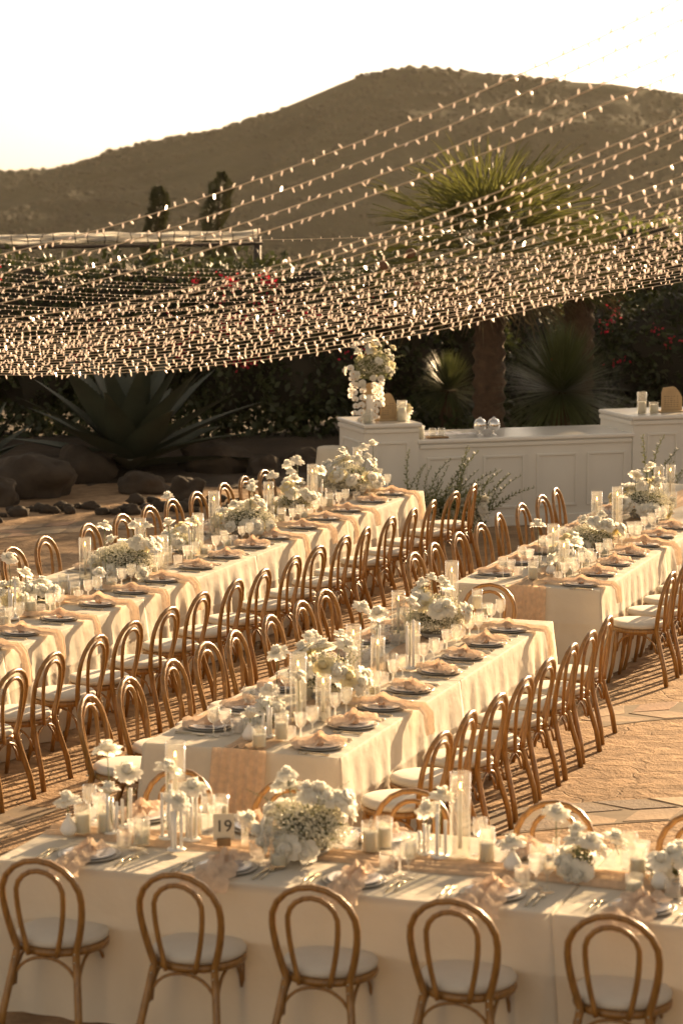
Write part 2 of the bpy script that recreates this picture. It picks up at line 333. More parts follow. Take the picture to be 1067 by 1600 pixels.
paver_band(at(1200, 1010, 0), at(1120, 1220, 0), 1, .7)
paver_band(at(-60, 1335, 0), at(60, 1262, 0), 1, .05)

# ------------------------------------------------------------------ tables
EA, EB, EC, ED = dict(), dict(), dict(), dict()
TW = .76
def cloth(a0, a1, b0, b1, label, seed, open_ends=()):
    rr = random.Random(seed); b = MB(); c = W((a0 + a1) / 2, (b0 + b1) / 2); hx, hy = (a1 - a0) / 2, (b1 - b0) / 2
    g = .003; hx -= g; hy -= g
    nx, ny = max(8, int(hx * 2 / .06)), max(8, int(hy * 2 / .06)); seedv = Vector((seed, 0, 0))
    b.grid(lambda s, t: ((s * 2 - 1) * (hx - .008), (t * 2 - 1) * (hy - .008), TW + .0015 * noise.noise(Vector((s * hx * 9, t * hy * 9, seed)))), nx, ny)
    # skirt: perimeter walk
    per = []; r = .02; st = .022
    def seg(p, q, nrm, L, corner=False):
        n = max(2, int(L / st))
        for i in range(n): per.append((p[0] + (q[0] - p[0]) * i / n, p[1] + (q[1] - p[1]) * i / n, nrm, min(i, n - i) * st))
    seg((-hx, -hy), (hx, -hy), (0, -1), 2 * hx); seg((hx, -hy), (hx, hy), (1, 0), 2 * hy)
    seg((hx, hy), (-hx, hy), (0, 1), 2 * hx); seg((-hx, hy), (-hx, -hy), (-1, 0), 2 * hy)
    N = len(per); rows = [(-.008, 0), (-.003, .004), (0, .012), (0, .05), (0, .12), (0, .2), (0, .27), (.004, .28), (0, .29), (0, .4), (0, .5), (0, .6), (0, .68), (0, .752)]
    ph = [rr.uniform(0, 6) for _ in range(5)]; vs_ = []
    for off, dz in rows:
        t = dz / .75
        for i, (x, y, nrm, dc) in enumerate(per):
            s_ = i * st
            fold = sin(s_ * 11 + ph[0] + 2.2 * noise.noise(Vector((s_ * 1.3, seed, 0)))) * .5 + .5 * sin(s_ * 27 + ph[1] + 2 * noise.noise(Vector((s_ * 2.1, seed, 4)))) + .6 * noise.noise(Vector((s_ * 5, t * 1.2, seed)))
            amp = (.010 + .060 * t) * (.45 + 1.0 * abs(noise.noise(Vector((s_ * .8, seed, 9)))) * 2)
            corner = max(0, 1 - dc / .16); flare = .012 * t + (.09 * t) * corner ** 1.5
            o = off + (fold * amp * min(1, t * 4) * .5 + .5 * amp * min(1, t * 4)) + flare
            nx_, ny_ = nrm
            if dc < .12:                              # blend normals round the corner
                k = .5 * (1 - dc / .12); sx = 1 if x > 0 else -1; sy = 1 if y > 0 else -1
                nx_ = nx_ * (1 - k) + sx * k * (1 - abs(nrm[0])) + (0 if nrm[0] == 0 else 0); ny_ = ny_ * (1 - k) + sy * k * (1 - abs(nrm[1]))
            vs_.append((x + nx_ * o, y + ny_ * o, TW - dz))
    fs = [(j * N + i, (j + 1) * N + i, (j + 1) * N + (i + 1) % N, j * N + (i + 1) % N) for j in range(len(rows) - 1) for i in range(N)]
    b.add(vs_, fs)
    return b.build('tablecloth', M['linen'], loc=(c.x, c.y, 0), rot=-TH, label=label, cat='tablecloth', group='ivory tablecloths')
def table_under(a0, a1, b0, b1, label):
    c = W((a0 + a1) / 2, (b0 + b1) / 2); t = thing('banquet_table', (c.x, c.y, 0), -TH, label, 'table', 'banquet tables under the cloths')
    hx, hy = (a1 - a0) / 2 - .03, (b1 - b0) / 2 - .03
    MB().box((0, 0, TW - .022), (hx * 2, hy * 2, .026)).build('tabletop', M['woodbase'], t)
    for i in (-1, 1):
        for j in (-1, 1): MB().box((i * (hx - .1), j * (hy - .1), .3625), (.04, .04, .725)).build('leg', M['dark'], t)
TB = {}
def longtable(key, name, a0, a1, b0, b1, cuts):
    TB[key] = dict(a0=a0, a1=a1, b0=b0, b1=b1, name=name)
    horiz = key == 'A'
    for i, (p, q) in enumerate(zip(cuts, cuts[1:])):
        args = (p, q, b0, b1) if horiz else (a0, a1, p, q)
        where = (['left part', 'part right of the seam'][i] if horiz else nth(i) + ' section from the camera')
        cloth(*args, 'floor length ivory tablecloth on the %s, %s' % (name, where), hash((key, i)) % 97 if False else ord(key) + i * 7)
        table_under(*args, 'plain banquet table hidden under the %s cloth, %s' % (name, where))
longtable('A', 'front cross table', -5.66, .2, 10.97, 12.17, [-5.66, -2.84, -.2])
longtable('B', 'centre long table', -6.02, -4.78, 13.6, 18.42, [13.6, 16.0, 18.42])
longtable('C', 'left long table', -9.33, -8.09, 13.46, 25.68, [13.46, 15.9, 18.35, 20.79, 23.24, 25.68])
longtable('D', 'right long table', -6.02, -4.78, 19.92, 27.2, [19.92, 22.36, 24.8, 27.2])
def on(key, u, off=0):
    """point on the table's long axis (+off across, towards the right or, on the front table, away from the viewer) seen in column u"""
    T = TB[key]; k = (u - CX) / F
    def col(P):
        y, z = P.y, P.z - H; fw = y * cos(PITCH) - z * sin(PITCH); return P.x / fw
    lo, hi = -30.0, 40.0
    if key == 'A':
        bb = (T['b0'] + T['b1']) / 2 + off; f_ = lambda s: W(s, bb, TW)
        lo, hi = -8., 2.
    else:
        aa = (T['a0'] + T['a1']) / 2 + off; f_ = lambda s: W(aa, s, TW)
        lo, hi = 12., 32.
    for _ in range(50):
        mid = (lo + hi) / 2
        if col(f_(mid)) < k: lo = mid
        else: hi = mid
    return f_((lo + hi) / 2)
def zcol(P, v):
    """height seen at photo row v above the spot P"""
    q = (CY - v) / F; d_z = -sin(PITCH) + q * cos(PITCH); d_y = cos(PITCH) + q * sin(PITCH)
    return H + P.y * d_z / d_y

# ------------------------------------------------------------------ chairs
def arc_path(wb, wm, zt, zb, lean0, lean1, n=26):
    """hoop from left seat level up and over to the right"""
    pts = []
    for i in range(n + 1):
        t = i / n
        if t < .32: s = t / .32; x = -(wb + (wm - wb) * sin(s * pi / 2)); z = zb + (zt - wm * .92 - zb) * s
        elif t > .68: s = (1 - t) / .32; x = wb + (wm - wb) * sin(s * pi / 2); z = zb + (zt - wm * .92 - zb) * s
        else: a = pi * (t - .32) / .36; x = -wm * cos(a); z = zt - wm * .92 + wm * .92 * sin(a)
        y = lean0 + (lean1 - lean0) * ((z - zb) / (zt - zb)) ** 1.25
        pts.append(Vector((x, y, z)))
    return pts
def make_chair():
    t = thing('bentwood_chair', (0, 0, 0), 0, 'x', 'chair')
    hoop = arc_path(.152, .203, .90, .44, .185, .275)
    leg = [Vector((-.205, .285, 0)), Vector((-.195, .262, .15)), Vector((-.170, .215, .32))]
    pts = leg + hoop + [Vector((-p.x, p.y, p.z)) for p in reversed(leg)]
    n = len(pts); rr = [.0155 + .004 * min(1, abs(i - n / 2) / (n / 2) * 1.3) for i in range(n)]
    MB().tube(pts, rr, 8).build('back_frame', M['wood'], t)
    MB().tube(arc_path(.072, .120, .848, .425, .229, .268, 24), .0135, 8).build('inner_hoop', M['wood'], t)
    MB().lathe([(.0, .415), (.205, .415), (.22, .42), (.224, .435), (.22, .452), (.2, .455), (0, .455)], 24).build('seat_frame', M['wood'], t)
    MB().lathe([(0, .4555), (.206, .4555), (.221, .466), (.223, .48), (.211, .494), (.16, .503), (.08, .507), (0, .508)], 26).build('seat_cushion', M['cushion'], t)
    for s in (-1, 1):
        MB().tube([(s * .15, -.14, .44), (s * .158, -.152, .3), (s * .17, -.17, .14), (s * .188, -.2, 0)], [.021, .02, .017, .0145], 8).build('leg', M['wood'], t)
    for (x0, y0), (x1, y1) in (((-.157, -.15), (.157, -.15)), ((-.17, .205), (.17, .205)), ((-.165, .19), (-.157, -.14)), ((.165, .19), (.157, -.14))):
        pp = []
        for i in range(13):
            q = i / 12; a = pi * q; pp.append((x0 + (x1 - x0) * (q * .55 + .45 * (1 - cos(a)) / 2) * 1.0, y0 + (y1 - y0) * (q * .55 + .45 * (1 - cos(a)) / 2), .26 + .15 * sin(a) ** .6))
        MB().tube(pp, .0085, 6).build('arched_brace', M['wood'], t)
    sc_ = MB()
    for s in (-1, 1):
        for z in (.40, .44): sc_.tube([(s * .156, .188, z), (s * .156, .222, z)], .005, 6)
    sc_.build('bolts', M['metal'], t)
    return t
chair0 = make_chair(); chair0_kids = [(c, []) for c in chair0.children]; chair_used = [False]
def chair(P, face, label, group):
    """face: direction the sitter looks; P ground point of the seat centre"""
    rz = math.atan2(face.y, face.x) + pi / 2 + R.uniform(-.085, .085)
    P = Vector((P.x + R.uniform(-.02, .02), P.y + R.uniform(-.02, .02), 0))
    if not chair_used[0]:
        chair_used[0] = True; chair0.location = P; chair0.rotation_euler = (0, 0, rz); chair0['label'] = label; chair0['group'] = group; return chair0
    return copy_tree(chair0, P, rz, label, group, chair0_kids)
BK = .275
seats = []   # (table key, side, a or b position)
def row(key, side, vals, hoop):
    T = TB[key]
    for i, q in enumerate(vals):
        if key == 'A':
            fc = BX if side == 'near' else -BX; P = W(q, hoop) + fc * BK
            lab = 'bentwood chair on the %s side of the front table, %s from the left' % ('camera' if side == 'near' else 'far', nth(i))
        else:
            fc = -AX if side == 'right' else AX; P = W(hoop, q) + fc * BK
            lab = 'bentwood chair on the %s side of the %s, %s from the camera' % (side, T['name'], nth(i))
        chair(P, fc, lab, 'golden bentwood chairs round the tables')
        seats.append((key, side, q))
row('A', 'near', [-5.24, -4.52, -3.86, -3.18, -2.47, -1.78], 10.56)
row('A', 'far', [-5.30, -4.64, -3.97, -3.2, -2.45, -1.75], 12.47)
row('B', 'right', [13.84, 14.44, 15.0, 15.58, 16.23, 16.79, 17.32, 17.92], -4.23)
row('B', 'left', [14.11, 14.72, 15.36, 16.0, 16.52, 17.16, 17.81, 18.38], -6.6)
row('C', 'right', [14.1, 14.72, 15.34, 16.01, 16.62, 17.27, 17.96, 18.6, 19.2, 19.95, 20.6, 21.25, 21.83, 22.58, 23.21, 23.87, 24.63, 25.25], -7.42)
row('C', 'left', [19.6, 20.29, 21.21, 21.91, 22.57, 23.1, 23.71, 24.48, 25.13, 25.72], -9.91)
row('D', 'left', [20.45, 21.1, 21.75, 22.42, 23.2, 23.9, 24.6, 25.25], -6.55)
row('D', 'right', [20.13, 20.7, 21.3, 21.9, 22.5, 23.1, 23.7], -4.25)
chair(W(-5.42, 19.08) - BX * BK, -BX, 'bentwood chair at the far end of the centre long table, facing the camera', 'golden bentwood chairs round the tables')

# ------------------------------------------------------------------ place settings
def lath(prof, n, name, m, **k): return MB().lathe(prof, n, **k).mesh(name, M[m])
charger_me = lath([(0, 0), (.10, 0), (.155, .009), (.157, .012), (.150, .0125), (.10, .006), (0, .006)], 32, 'charger', 'charger')
plate_me = lath([(0, .0065), (.08, .0065), (.128, .017), (.131, .020), (.125, .0205), (.085, .0115), (0, .0115)], 32, 'dinner_plate', 'plate')
tumbler_me = lath([(0, .0), (.033, 0), (.036, .004), (.038, .085), (.0362, .085), (.034, .012), (0, .012)], 24, 'tumbler', 'fluted', flute=.03, nf=12)
goblet_me = MB().lathe([(0, 0), (.034, 0), (.034, .002), (.012, .007), (.0055, .02), (.009, .035), (.005, .05), (.006, .066), (.024, .078), (.034, .10), (.040, .155), (.0388, .155), (.0325, .102), (.022, .083), (0, .079)], 24, flute=.02, nf=12).mesh('goblet', M['fluted'])
wine_me = MB().lathe([(0, 0), (.036, 0), (.036, .002), (.008, .006), (.004, .02), (.004, .075), (.012, .085), (.034, .105), (.040, .13), (.036, .185), (.0345, .185), (.0385, .13), (.033, .108), (0, .088)], 22).mesh('wine_glass', M['glass'])
def cut_mesh(kind):
    b = MB()
    if kind == 'fork':
        b.tube([(0, -.10, .004), (0, -.04, .006), (0, .03, .007), (0, .045, .006)], [.005, .0035, .003, .008], 6, flat=.5)
        for x in (-.0085, -.003, .003, .0085): b.tube([(x, .045, .006), (x, .06, .0035), (x, .09, .008)], [.0018, .0016, .001], 5)
    elif kind == 'knife':
        b.tube([(0, -.11, .0045), (0, -.02, .006), (0, 0, .006)], [.005, .0045, .0035], 6)
        b.add([(-.007, 0, .0055), (.007, 0, .0055), (.009, .07, .0055), (0, .11, .0055), (-.007, .08, .0055), (0, .0, .0075), (0, .10, .0065)], [(0, 5, 6, 4), (5, 1, 2, 6), (4, 6, 3), (6, 2, 3), (0, 4, 3, 2, 1)], 0, False)
    else:
        b.tube([(0, -.10, .004), (0, 0, .006), (0, .045, .006)], [.0045, .003, .003], 6); b.ball((0, .065, .006), .016, 10, 6, 0, (1, 1.6, .3))
    return b.mesh(kind, M['metal'])
fork_me, knife_me, spoon_me = (cut_mesh(k) for k in ('fork', 'knife', 'spoon'))
card_me = MB().box((0, 0, .0218), (.085, .17, .0012)).mesh('menu_card', M['card'])
def napkin_mesh(seed, y_in, hang, edge=-.27):
    """gauze gathered into a knot over the plate, the tail going over the table edge"""
    rr = random.Random(seed); b = MB(); path = []
    L1 = y_in; n = 40
    tot = L1 - edge + hang if hang > 0 else L1 + .16
    for i in range(n + 1):
        d = tot * i / n; y = L1 - d
        if hang > 0 and y < edge: over = edge - y; path.append((edge - .018 - .02 * min(1, over * 8), -over * .98 + .004))
        else: path.append((y, .007 + (.013 if abs(y) < .13 else .013 * max(0, 1 - (abs(y) - .13) / .03))))
    def fn(s, t):
        i = min(n, int(round(s * n))); y, z = path[i]; c = t * 2 - 1
        kn = math.exp(-((path[i][0] - .0) / .035) ** 2) if z > -.0 else 0
        wd = 1.3 * (.045 + .035 * abs(noise.noise(Vector((s * 4, seed, 0)))) + .018 * abs(sin(s * 9 + seed)) + (.03 * max(0, s - .6) if hang > 0 else 0)) * (1 - .55 * kn)
        x = c * wd + .03 * noise.noise(Vector((s * 5, seed, 5))) + .010 * sin(seed)
        fold = .5 + .5 * sin(c * 9 + seed + 5 * noise.noise(Vector((s * 3, seed, 2))))
        h = (.010 + .036 * fold * (1 - c * c)) * (1 + .8 * kn) + .006 * noise.noise(Vector((x * 30, s * 20, seed)))
        if z < 0: return Vector((x, y - h * .8, z))
        return Vector((x, y, z + max(h, .001)))
    b.grid(fn, n, 12)
    b.ball((.0, .0, .034), .036, 12, 8, 0, (1.2, .8, .75), .5, 2.5, seed, )
    for k in range(2):        # two short crumpled ends
        a = rr.uniform(0, 6); b.grid(lambda s, t: Vector((cos(a) * s * .09 + (t - .5) * .05 * sin(a), sin(a) * s * .05 + (t - .5) * .05, .04 + .025 * sin(s * 6 + t * 5 + seed) * (1 - s) + .004)), 8, 5)
    return b.mesh('gauze_napkin', M['gauze'])
napL = [napkin_mesh(s, .30, .14 + .05 * (s % 3)) for s in range(5)]
napS = [napkin_mesh(20 + s, .17, 0) for s in range(4)]
napA = [napkin_mesh(40 + s, .12, .03 + .05 * (s % 2)) for s in range(3)]
cnt = {}
for key, side, q in seats:
    T = TB[key]; i = cnt[(key, side)] = cnt.get((key, side), -1) + 1
    if key == 'A': edge = W(q, T['b0'] if side == 'near' else T['b1'], TW); inn = BX if side == 'near' else -BX
    else: edge = W(T['a1'] if side == 'right' else T['a0'], q, TW); inn = -AX if side == 'right' else AX
    rz = math.atan2(inn.y, inn.x) - pi / 2 + R.uniform(-.05, .05)
    P = edge + inn * .215 + Vector((0, 0, .003)); Q = Matrix.Rotation(rz, 3, 'Z')
    sidew = ('camera side' if side == 'near' else 'far side') if key == 'A' else side + ' side'
    wh = '%s of %s table, %s from %s' % (sidew, dict(A='front', B='centre', C='left', D='right')[key], nth(i), 'left' if key == 'A' else 'camera')
    g = 'place settings on the tables'
    pl = thing('dinner_plate', P, rz, 'white plate on stone charger, ' + wh, 'plate', g)
    ob('charger', charger_me, pl); ob('plate', plate_me, pl)
    vis = not (key in 'CBD' and side == 'left' and False)
    off = lambda x, y, z=0: P + Q @ Vector((x, y, z))
    ob('menu_card', card_me, None, off(.02 + R.uniform(-.01, .01), .005), rz + R.uniform(-.2, .2), 'pale menu card on the plate, ' + wh, 'card', 'menu cards')
    nm = (R.choice(napL) if R.random() < .5 else R.choice(napS)) if (key == 'C' and side == 'right') else (R.choice(napA) if (key == 'A' and side == 'near') else (R.choice(napL) if R.random() < .3 and side == 'right' else R.choice(napS)))
    ob('gauze_napkin', nm, None, off(R.uniform(-.012, .012), 0 if nm in napS else .0, 0), rz + (R.uniform(-.9, .9) if nm in napS else R.uniform(-.05, .05)), 'knotted blush gauze napkin, ' + wh, 'napkin', 'blush napkins', scale=(R.uniform(.6, 1.05) if nm in napL else R.uniform(.9, 1.4), 1, R.uniform(.9, 1.15)))
    ob('fork', fork_me, None, off(-.195, -.03), rz + R.uniform(-.06, .06), 'dinner fork beside the plate, ' + wh, 'fork', 'forks')
    ob('salad_fork', fork_me, None, off(-.225, -.035), rz + R.uniform(-.06, .06), 'outer salad fork beside the plate, ' + wh, 'fork', 'forks')
    ob('knife', knife_me, None, off(.195, -.03), rz + R.uniform(-.06, .06), 'table knife beside the plate, ' + wh, 'knife', 'knives')
    ob('spoon', spoon_me, None, off(.228, -.03), rz + R.uniform(-.06, .06), 'spoon beside the plate, ' + wh, 'spoon', 'spoons')
    ob('goblet', goblet_me, None, off(.17 + R.uniform(-.01, .01), .17), 0, 'stemmed fluted water goblet, ' + wh, 'goblet', 'goblets')
    ob('wine_glass', wine_me, None, off(.235 + R.uniform(-.01, .01), .12), 0, 'clear stemmed wine glass, ' + wh, 'wine glass', 'wine glasses')
    ob('tumbler', tumbler_me, None, off(.09 + R.uniform(-.01, .02), .215), 0, 'low ribbed glass tumbler, ' + wh, 'glass', 'tumblers')

# ------------------------------------------------------------------ gauze runners
def runner(key, lab, drop_near):
    T = TB[key]; b = MB()
    if key == 'A': s0, s1 = T['a0'] + .03, T['a1'] - .1; cc = (T['b0'] + T['b1']) / 2 + .02; mp = lambda s, c, z: W(s, cc + c, z)
    else: s0, s1 = T['b0'] - .0, T['b1'] - .05; cc = (T['a0'] + T['a1']) / 2; mp = lambda s, c, z: W(cc + c, s, z)
    n = int((s1 - s0) / .035); sd_ = ord(key)
    def fn(i, j):
        s = s0 + (s1 - s0) * i; c = j * 2 - 1
        wd = .13 + .05 * noise.noise(Vector((s * 2.1, sd_, 0))); x = c * wd + .04 * noise.noise(Vector((s * 1.2, sd_, 8)))
        h = .005 + .013 * (1 + sin(c * 14 + 5 * noise.noise(Vector((s * 1.8, c, sd_))))) * (1 - c ** 4) * (.5 + abs(noise.noise(Vector((s * 1.3, sd_, 3)))) * 1.6)
        return mp(s, x, TW + h)
    b.grid(fn, n, 16)
    o = b.build('gauze_runner', M['runner'], label='peach gauze runner crumpled along the middle of the ' + lab, cat='table runner', group='gauze table runners')
    if drop_near:
        d = MB(); a0 = (T['a0'] + T['a1']) / 2
        d.grid(lambda s, t: W(a0 + (t * 2 - 1) * (.17 + .02 * s), T['b0'] - (.012 + .028 * min(1, s * 3)) - .012 * sin(t * 38 + 2 * sin(s * 2)) * min(1, .3 + s) - .035 * s, TW + .012 - .70 * s), 16, 60)
        d.build('hanging_end', M['runner'], o)
    return o
runner('A', 'front cross table', False); runner('B', 'centre long table', True); runner('C', 'left long table', False); runner('D', 'right long table', True)

# ------------------------------------------------------------------ flowers
def rose_mesh(seed, ragged=False, layers=4, mname='petal'):
    rr = random.Random(seed); b = MB(); R0 = 1.0
    spec = [(3, .42, 1.42, .55), (5, .62, 1.22, .60), (6, .84, 1.0, .66), (7, 1.0, .70, .72), (8, 1.08, .28, .70)]
    for li, (n, rad, tilt, wd) in enumerate(spec[:layers + 1]):
        for k in range(n):
            a = 2 * pi * (k + .37 * li + rr.uniform(-.12, .12)) / n; tl = tilt + rr.uniform(-.14, .14); r_ = rad * rr.uniform(.9, 1.08)
            ca, sa = cos(a), sin(a); wv = wd * rr.uniform(.9, 1.15); ph = rr.uniform(0, 6)
            def fn(s, t):
                c = t * 2 - 1; ww = wv * sin(min(1, s * 1.15 + .12) * pi * .62) ** .8 * (1 - .25 * s * s * abs(c))
                if ragged: ww *= 1; 
                ln = s * r_ * (1 - .16 * c * c * s)
                if ragged: ln *= 1 + .10 * sin(c * 11 + ph) * s
                curl = tl * (1 - .25 * s * s) - (.30 * s ** 3 if li >= 3 else -.30 * s)
                x = ln * cos(curl); z = ln * sin(curl) + .22 * c * c * ww * (1 - .7 * s) + .05 * sin(c * 6 + ph) * s - (0.1 * li * .3)
                y = c * ww * r_ * .62
                x += -.10 * c * c
                return Vector((x * ca - y * sa, x * sa + y * ca, z))
            b.grid(fn, 5, 6)
    b.ball((0, 0, .30), .40, 9, 6, 0, (1, 1, 1.1), .5, 3, seed)
    return b.mesh('rose', M[mname])
roses = [rose_mesh(1, False, 4), rose_mesh(2, True, 4), rose_mesh(3, False, 3), rose_mesh(4, True, 4, 'petal'), rose_mesh(5, False, 4, 'petal2')]
def bud_mesh():
    b = MB(); 
    for k in range(4):
        a = k * pi / 2; b.grid(lambda s, t: Vector(((.12 + .32 * sin(s * pi * .8)) * cos(a + (t - .5) * 2.2), (.12 + .32 * sin(s * pi * .8)) * sin(a + (t - .5) * 2.2), s * 1.1 - .2 + .08 * sin(t * pi))), 5, 5)
    return b.mesh('bud', M['petal'])
bud_me = bud_mesh()
def orchid_mesh():
    b = MB()
    for k, (a, l, wd) in enumerate([(90, 1, .42), (215, .95, .40), (325, .95, .40), (12, 1.0, .72), (168, 1.0, .72)]):
        a = radians(a)
        b.grid(lambda s, t: (lambda c: Vector((s * l * cos(a) - c * wd * sin(pi * min(1, s * .9 + .08)) ** .7 * sin(a), s * l * sin(a) + c * wd * sin(pi * min(1, s * .9 + .08)) ** .7 * cos(a), .12 * s - .15 * c * c + .02 * k)))(t * 2 - 1), 5, 4)
    b.ball((0, -.12, .14), .16, 6, 4, 1, (1, 1.5, 1))
    return b.mesh('orchid', [M['orchid'], M['lip']])
orchid_me = orchid_mesh()
def breath_mesh(seed, n=1500, rx=1, rz=.8):
    rr = random.Random(seed); b = MB()
    for i in range(n):
        while True:
            p = Vector((rr.uniform(-1, 1), rr.uniform(-1, 1), rr.uniform(-.5, 1)))
            if .25 < p.length < 1: break
        p = Vector((p.x * rx, p.y * rx, p.z * rz)) * (1 + .18 * noise.noise(p * 2.5)); s = rr.uniform(.024, .044)
        t = [Vector((s, 0, 0)), Vector((-s * .5, s * .86, 0)), Vector((-s * .5, -s * .86, 0)), Vector((0, 0, s * 1.1)), Vector((0, 0, -s * .6))]
        q = Matrix.Rotation(rr.uniform(0, 6), 3, 'Z') @ Matrix.Rotation(rr.uniform(-1, 1), 3, 'X')
        b.add([p + q @ x for x in t], [(0, 1, 3), (1, 2, 3), (2, 0, 3), (1, 0, 4), (2, 1, 4), (0, 2, 4)], 0, False)
        if i % 5 == 0: b.tube([p * .25, p * .7, p], .006, 3, 1, cap=False)
    return b.mesh('babys_breath', [M['breath'], M['stem']])
breaths = [breath_mesh(s) for s in range(3)]
def leafcloud(seed, n, rx, ry, rz, ls, mname='leaf', shell=.3, flatz=-.35, name='foliage', holes=1.0):
    rr = random.Random(seed); b = MB(); vs_, fs = [], []
    for i in range(n):
        while True:
            p = Vector((rr.uniform(-1, 1), rr.uniform(-1, 1), rr.uniform(flatz, 1))); L = p.length
            if L < .05 or L > 1: continue
            k = L / (1 + .32 * noise.noise(p.normalized() * 2.6 + Vector((seed, 0, 0))))
            if shell < k < .86: break
        p = Vector((p.x * rx, p.y * ry, p.z * rz)); s = ls * rr.uniform(.6, 1.3)
        d = Vector((rr.gauss(0, 1), rr.gauss(0, 1), rr.gauss(.2, .8))).normalized(); sd_ = d.cross(Vector((rr.gauss(0, 1), rr.gauss(0, 1), rr.gauss(0, 1)))).normalized()
        o = len(vs_); vs_ += [p, p + d * s * .5 + sd_ * s * .28, p + d * s, p + d * s * .5 - sd_ * s * .28]; fs.append((o, o + 1, o + 2, o + 3))
    b.add(vs_, fs, 0, False); return b.mesh(name, M[mname])
folis = [leafcloud(100 + s, 420, 1, 1, .8, .26) for s in range(2)]
def sprig_mesh(seed, L=1.0, nleaf=26, mname='leaf'):
    rr = random.Random(seed); b = MB(); bend = rr.uniform(.1, .45); pts = [Vector((bend * (i / 10) ** 2 * L, .04 * sin(i), L * i / 10)) for i in range(11)]
    b.tube(pts, [.008 * (1 - i / 13) for i in range(11)], 4, 1)
    for i in range(nleaf):
        t = .25 + .75 * i / nleaf; k = t * 10; p = pts[int(min(9, k))].lerp(pts[int(min(9, k)) + 1], k % 1 if k < 10 else 1)
        a = i * 2.4; s = .07 * (1.25 - t) * L + .02; d = Vector((cos(a), sin(a), .7)).normalized(); q = d.cross(Vector((0, 0, 1))).normalized()
        b.add([p, p + d * s * .5 + q * s * .24, p + d * s, p + d * s * .5 - q * s * .24], [(0, 1, 2, 3)], 0, False)
    return b.mesh('sprig', [M[mname], M['stem']])
sprigs = [sprig_mesh(s) for s in range(3)]; delph = [sprig_mesh(10 + s, 1, 60) for s in range(2)]
bowl_me = lath([(0, 0), (.45, 0), (.5, .06), (.62, .45), (.6, .46), (.48, .08), (0, .06)], 24, 'bowl', 'grey')

def arrangement(P, r, h, nr, no, seed, label, breath=1, sprign=4, stalks=(), name='flower_arrangement', bowl=True, zoff=0):
    rr = random.Random(seed); t = thing(name, P, rr.uniform(0, 6), label, 'flower arrangement', 'white flower arrangements')
    if bowl: ob('bowl', bowl_me, t, (0, 0, .004), 0, scale=(r * .8, r * .8, r * .38))
    cz = h * .42; nr = int(nr * 1.8); no = int(no * 1.3)
    ob('foliage', folis[seed % 2], t, (0, 0, cz), 0, scale=(r * .68, r * .68, h * .42), kind='stuff')
    for k in range(breath): ob('babys_breath', breaths[(seed + k) % 3], t, (rr.uniform(-.2, .2) * r, rr.uniform(-.2, .2) * r, cz), rr.uniform(0, 6), scale=(r * .90, r * .90, h * .56), kind='stuff')
    for k in range(nr + no):
        a = 2.39996 * k + rr.uniform(-.3, .3); el = math.asin(min(.98, -.30 + 1.25 * ((k * .618 + .3) % 1))) if k else 1.2; el += rr.uniform(-.15, .1)
        q = Vector((cos(a) * cos(el) * r * rr.uniform(.82, 1.1), sin(a) * cos(el) * r * rr.uniform(.82, 1.1), cz + sin(el) * h * .62 * rr.uniform(.9, 1.12)))
        n_ = Vector((q.x, q.y, (q.z - cz) * .9 + .02 + .25 * r)).normalized(); e = n_.to_track_quat('Z', 'Y').to_euler()
        if k < nr: ob('rose', R.choice(roses), t, q, e, scale=rr.uniform(.060, .084))
        else: ob('orchid', orchid_me, t, q, e, scale=rr.uniform(.035, .046))
    for k in range(sprign):
        a = rr.uniform(0, 6.3); ob('sprig', sprigs[k % 3], t, (cos(a) * r * .3, sin(a) * r * .3, cz), (0, rr.uniform(.1, .7), a), scale=h * rr.uniform(.5, .85))
    for (dx, dy, hz_) in stalks:
        st_ = MB().tube([(dx * .3, dy * .3, cz * .6), (dx * .8, dy * .8, (cz + hz_) / 2), (dx, dy, hz_)], .0028, 5).build('stem', M['stem'], t)
        ob('rose', R.choice(roses[:4]), t, (dx, dy, hz_), (rr.uniform(-.4, .4), rr.uniform(-.4, .4), rr.uniform(0, 6)), scale=rr.uniform(.045, .058))
    return t
budvase_me = lath([(0, 0), (.028, 0), (.042, .018), (.043, .035), (.030, .062), (.013, .085), (.011, .10), (.014, .106), (.010, .105), (.008, .09), (0, .08)], 18, 'vase', 'ceramic')
glassvase_me = lath([(0, 0), (.016, 0), (.018, .004), (.018, .15), (.0168, .15), (.016, .01), (0, .01)], 14, 'vase', 'glass')
def tubes_mesh(hs):
    b = MB(); b.lathe([(0, 0), (.045, 0), (.047, .005), (.045, .01), (0, .01)], 18)
    for k, h in enumerate(hs):
        a = k * 2.1; c = (cos(a) * .026, sin(a) * .026, 0); b.lathe([(0, .009), (.0085, .009), (.0085, h), (.006, h), (.006, h - .02), (0, h - .02)], 10, c)
    return b.mesh('tube_cluster', M['ceramic'])
tubes_me = [tubes_mesh(h) for h in ((.20, .17, .14), (.24, .19, .21), (.17, .15, .12))]
items = []     # labelled at the end by their order along each table
def reg(o, key, noun, cat, group): items.append((o, key, noun, cat, group))
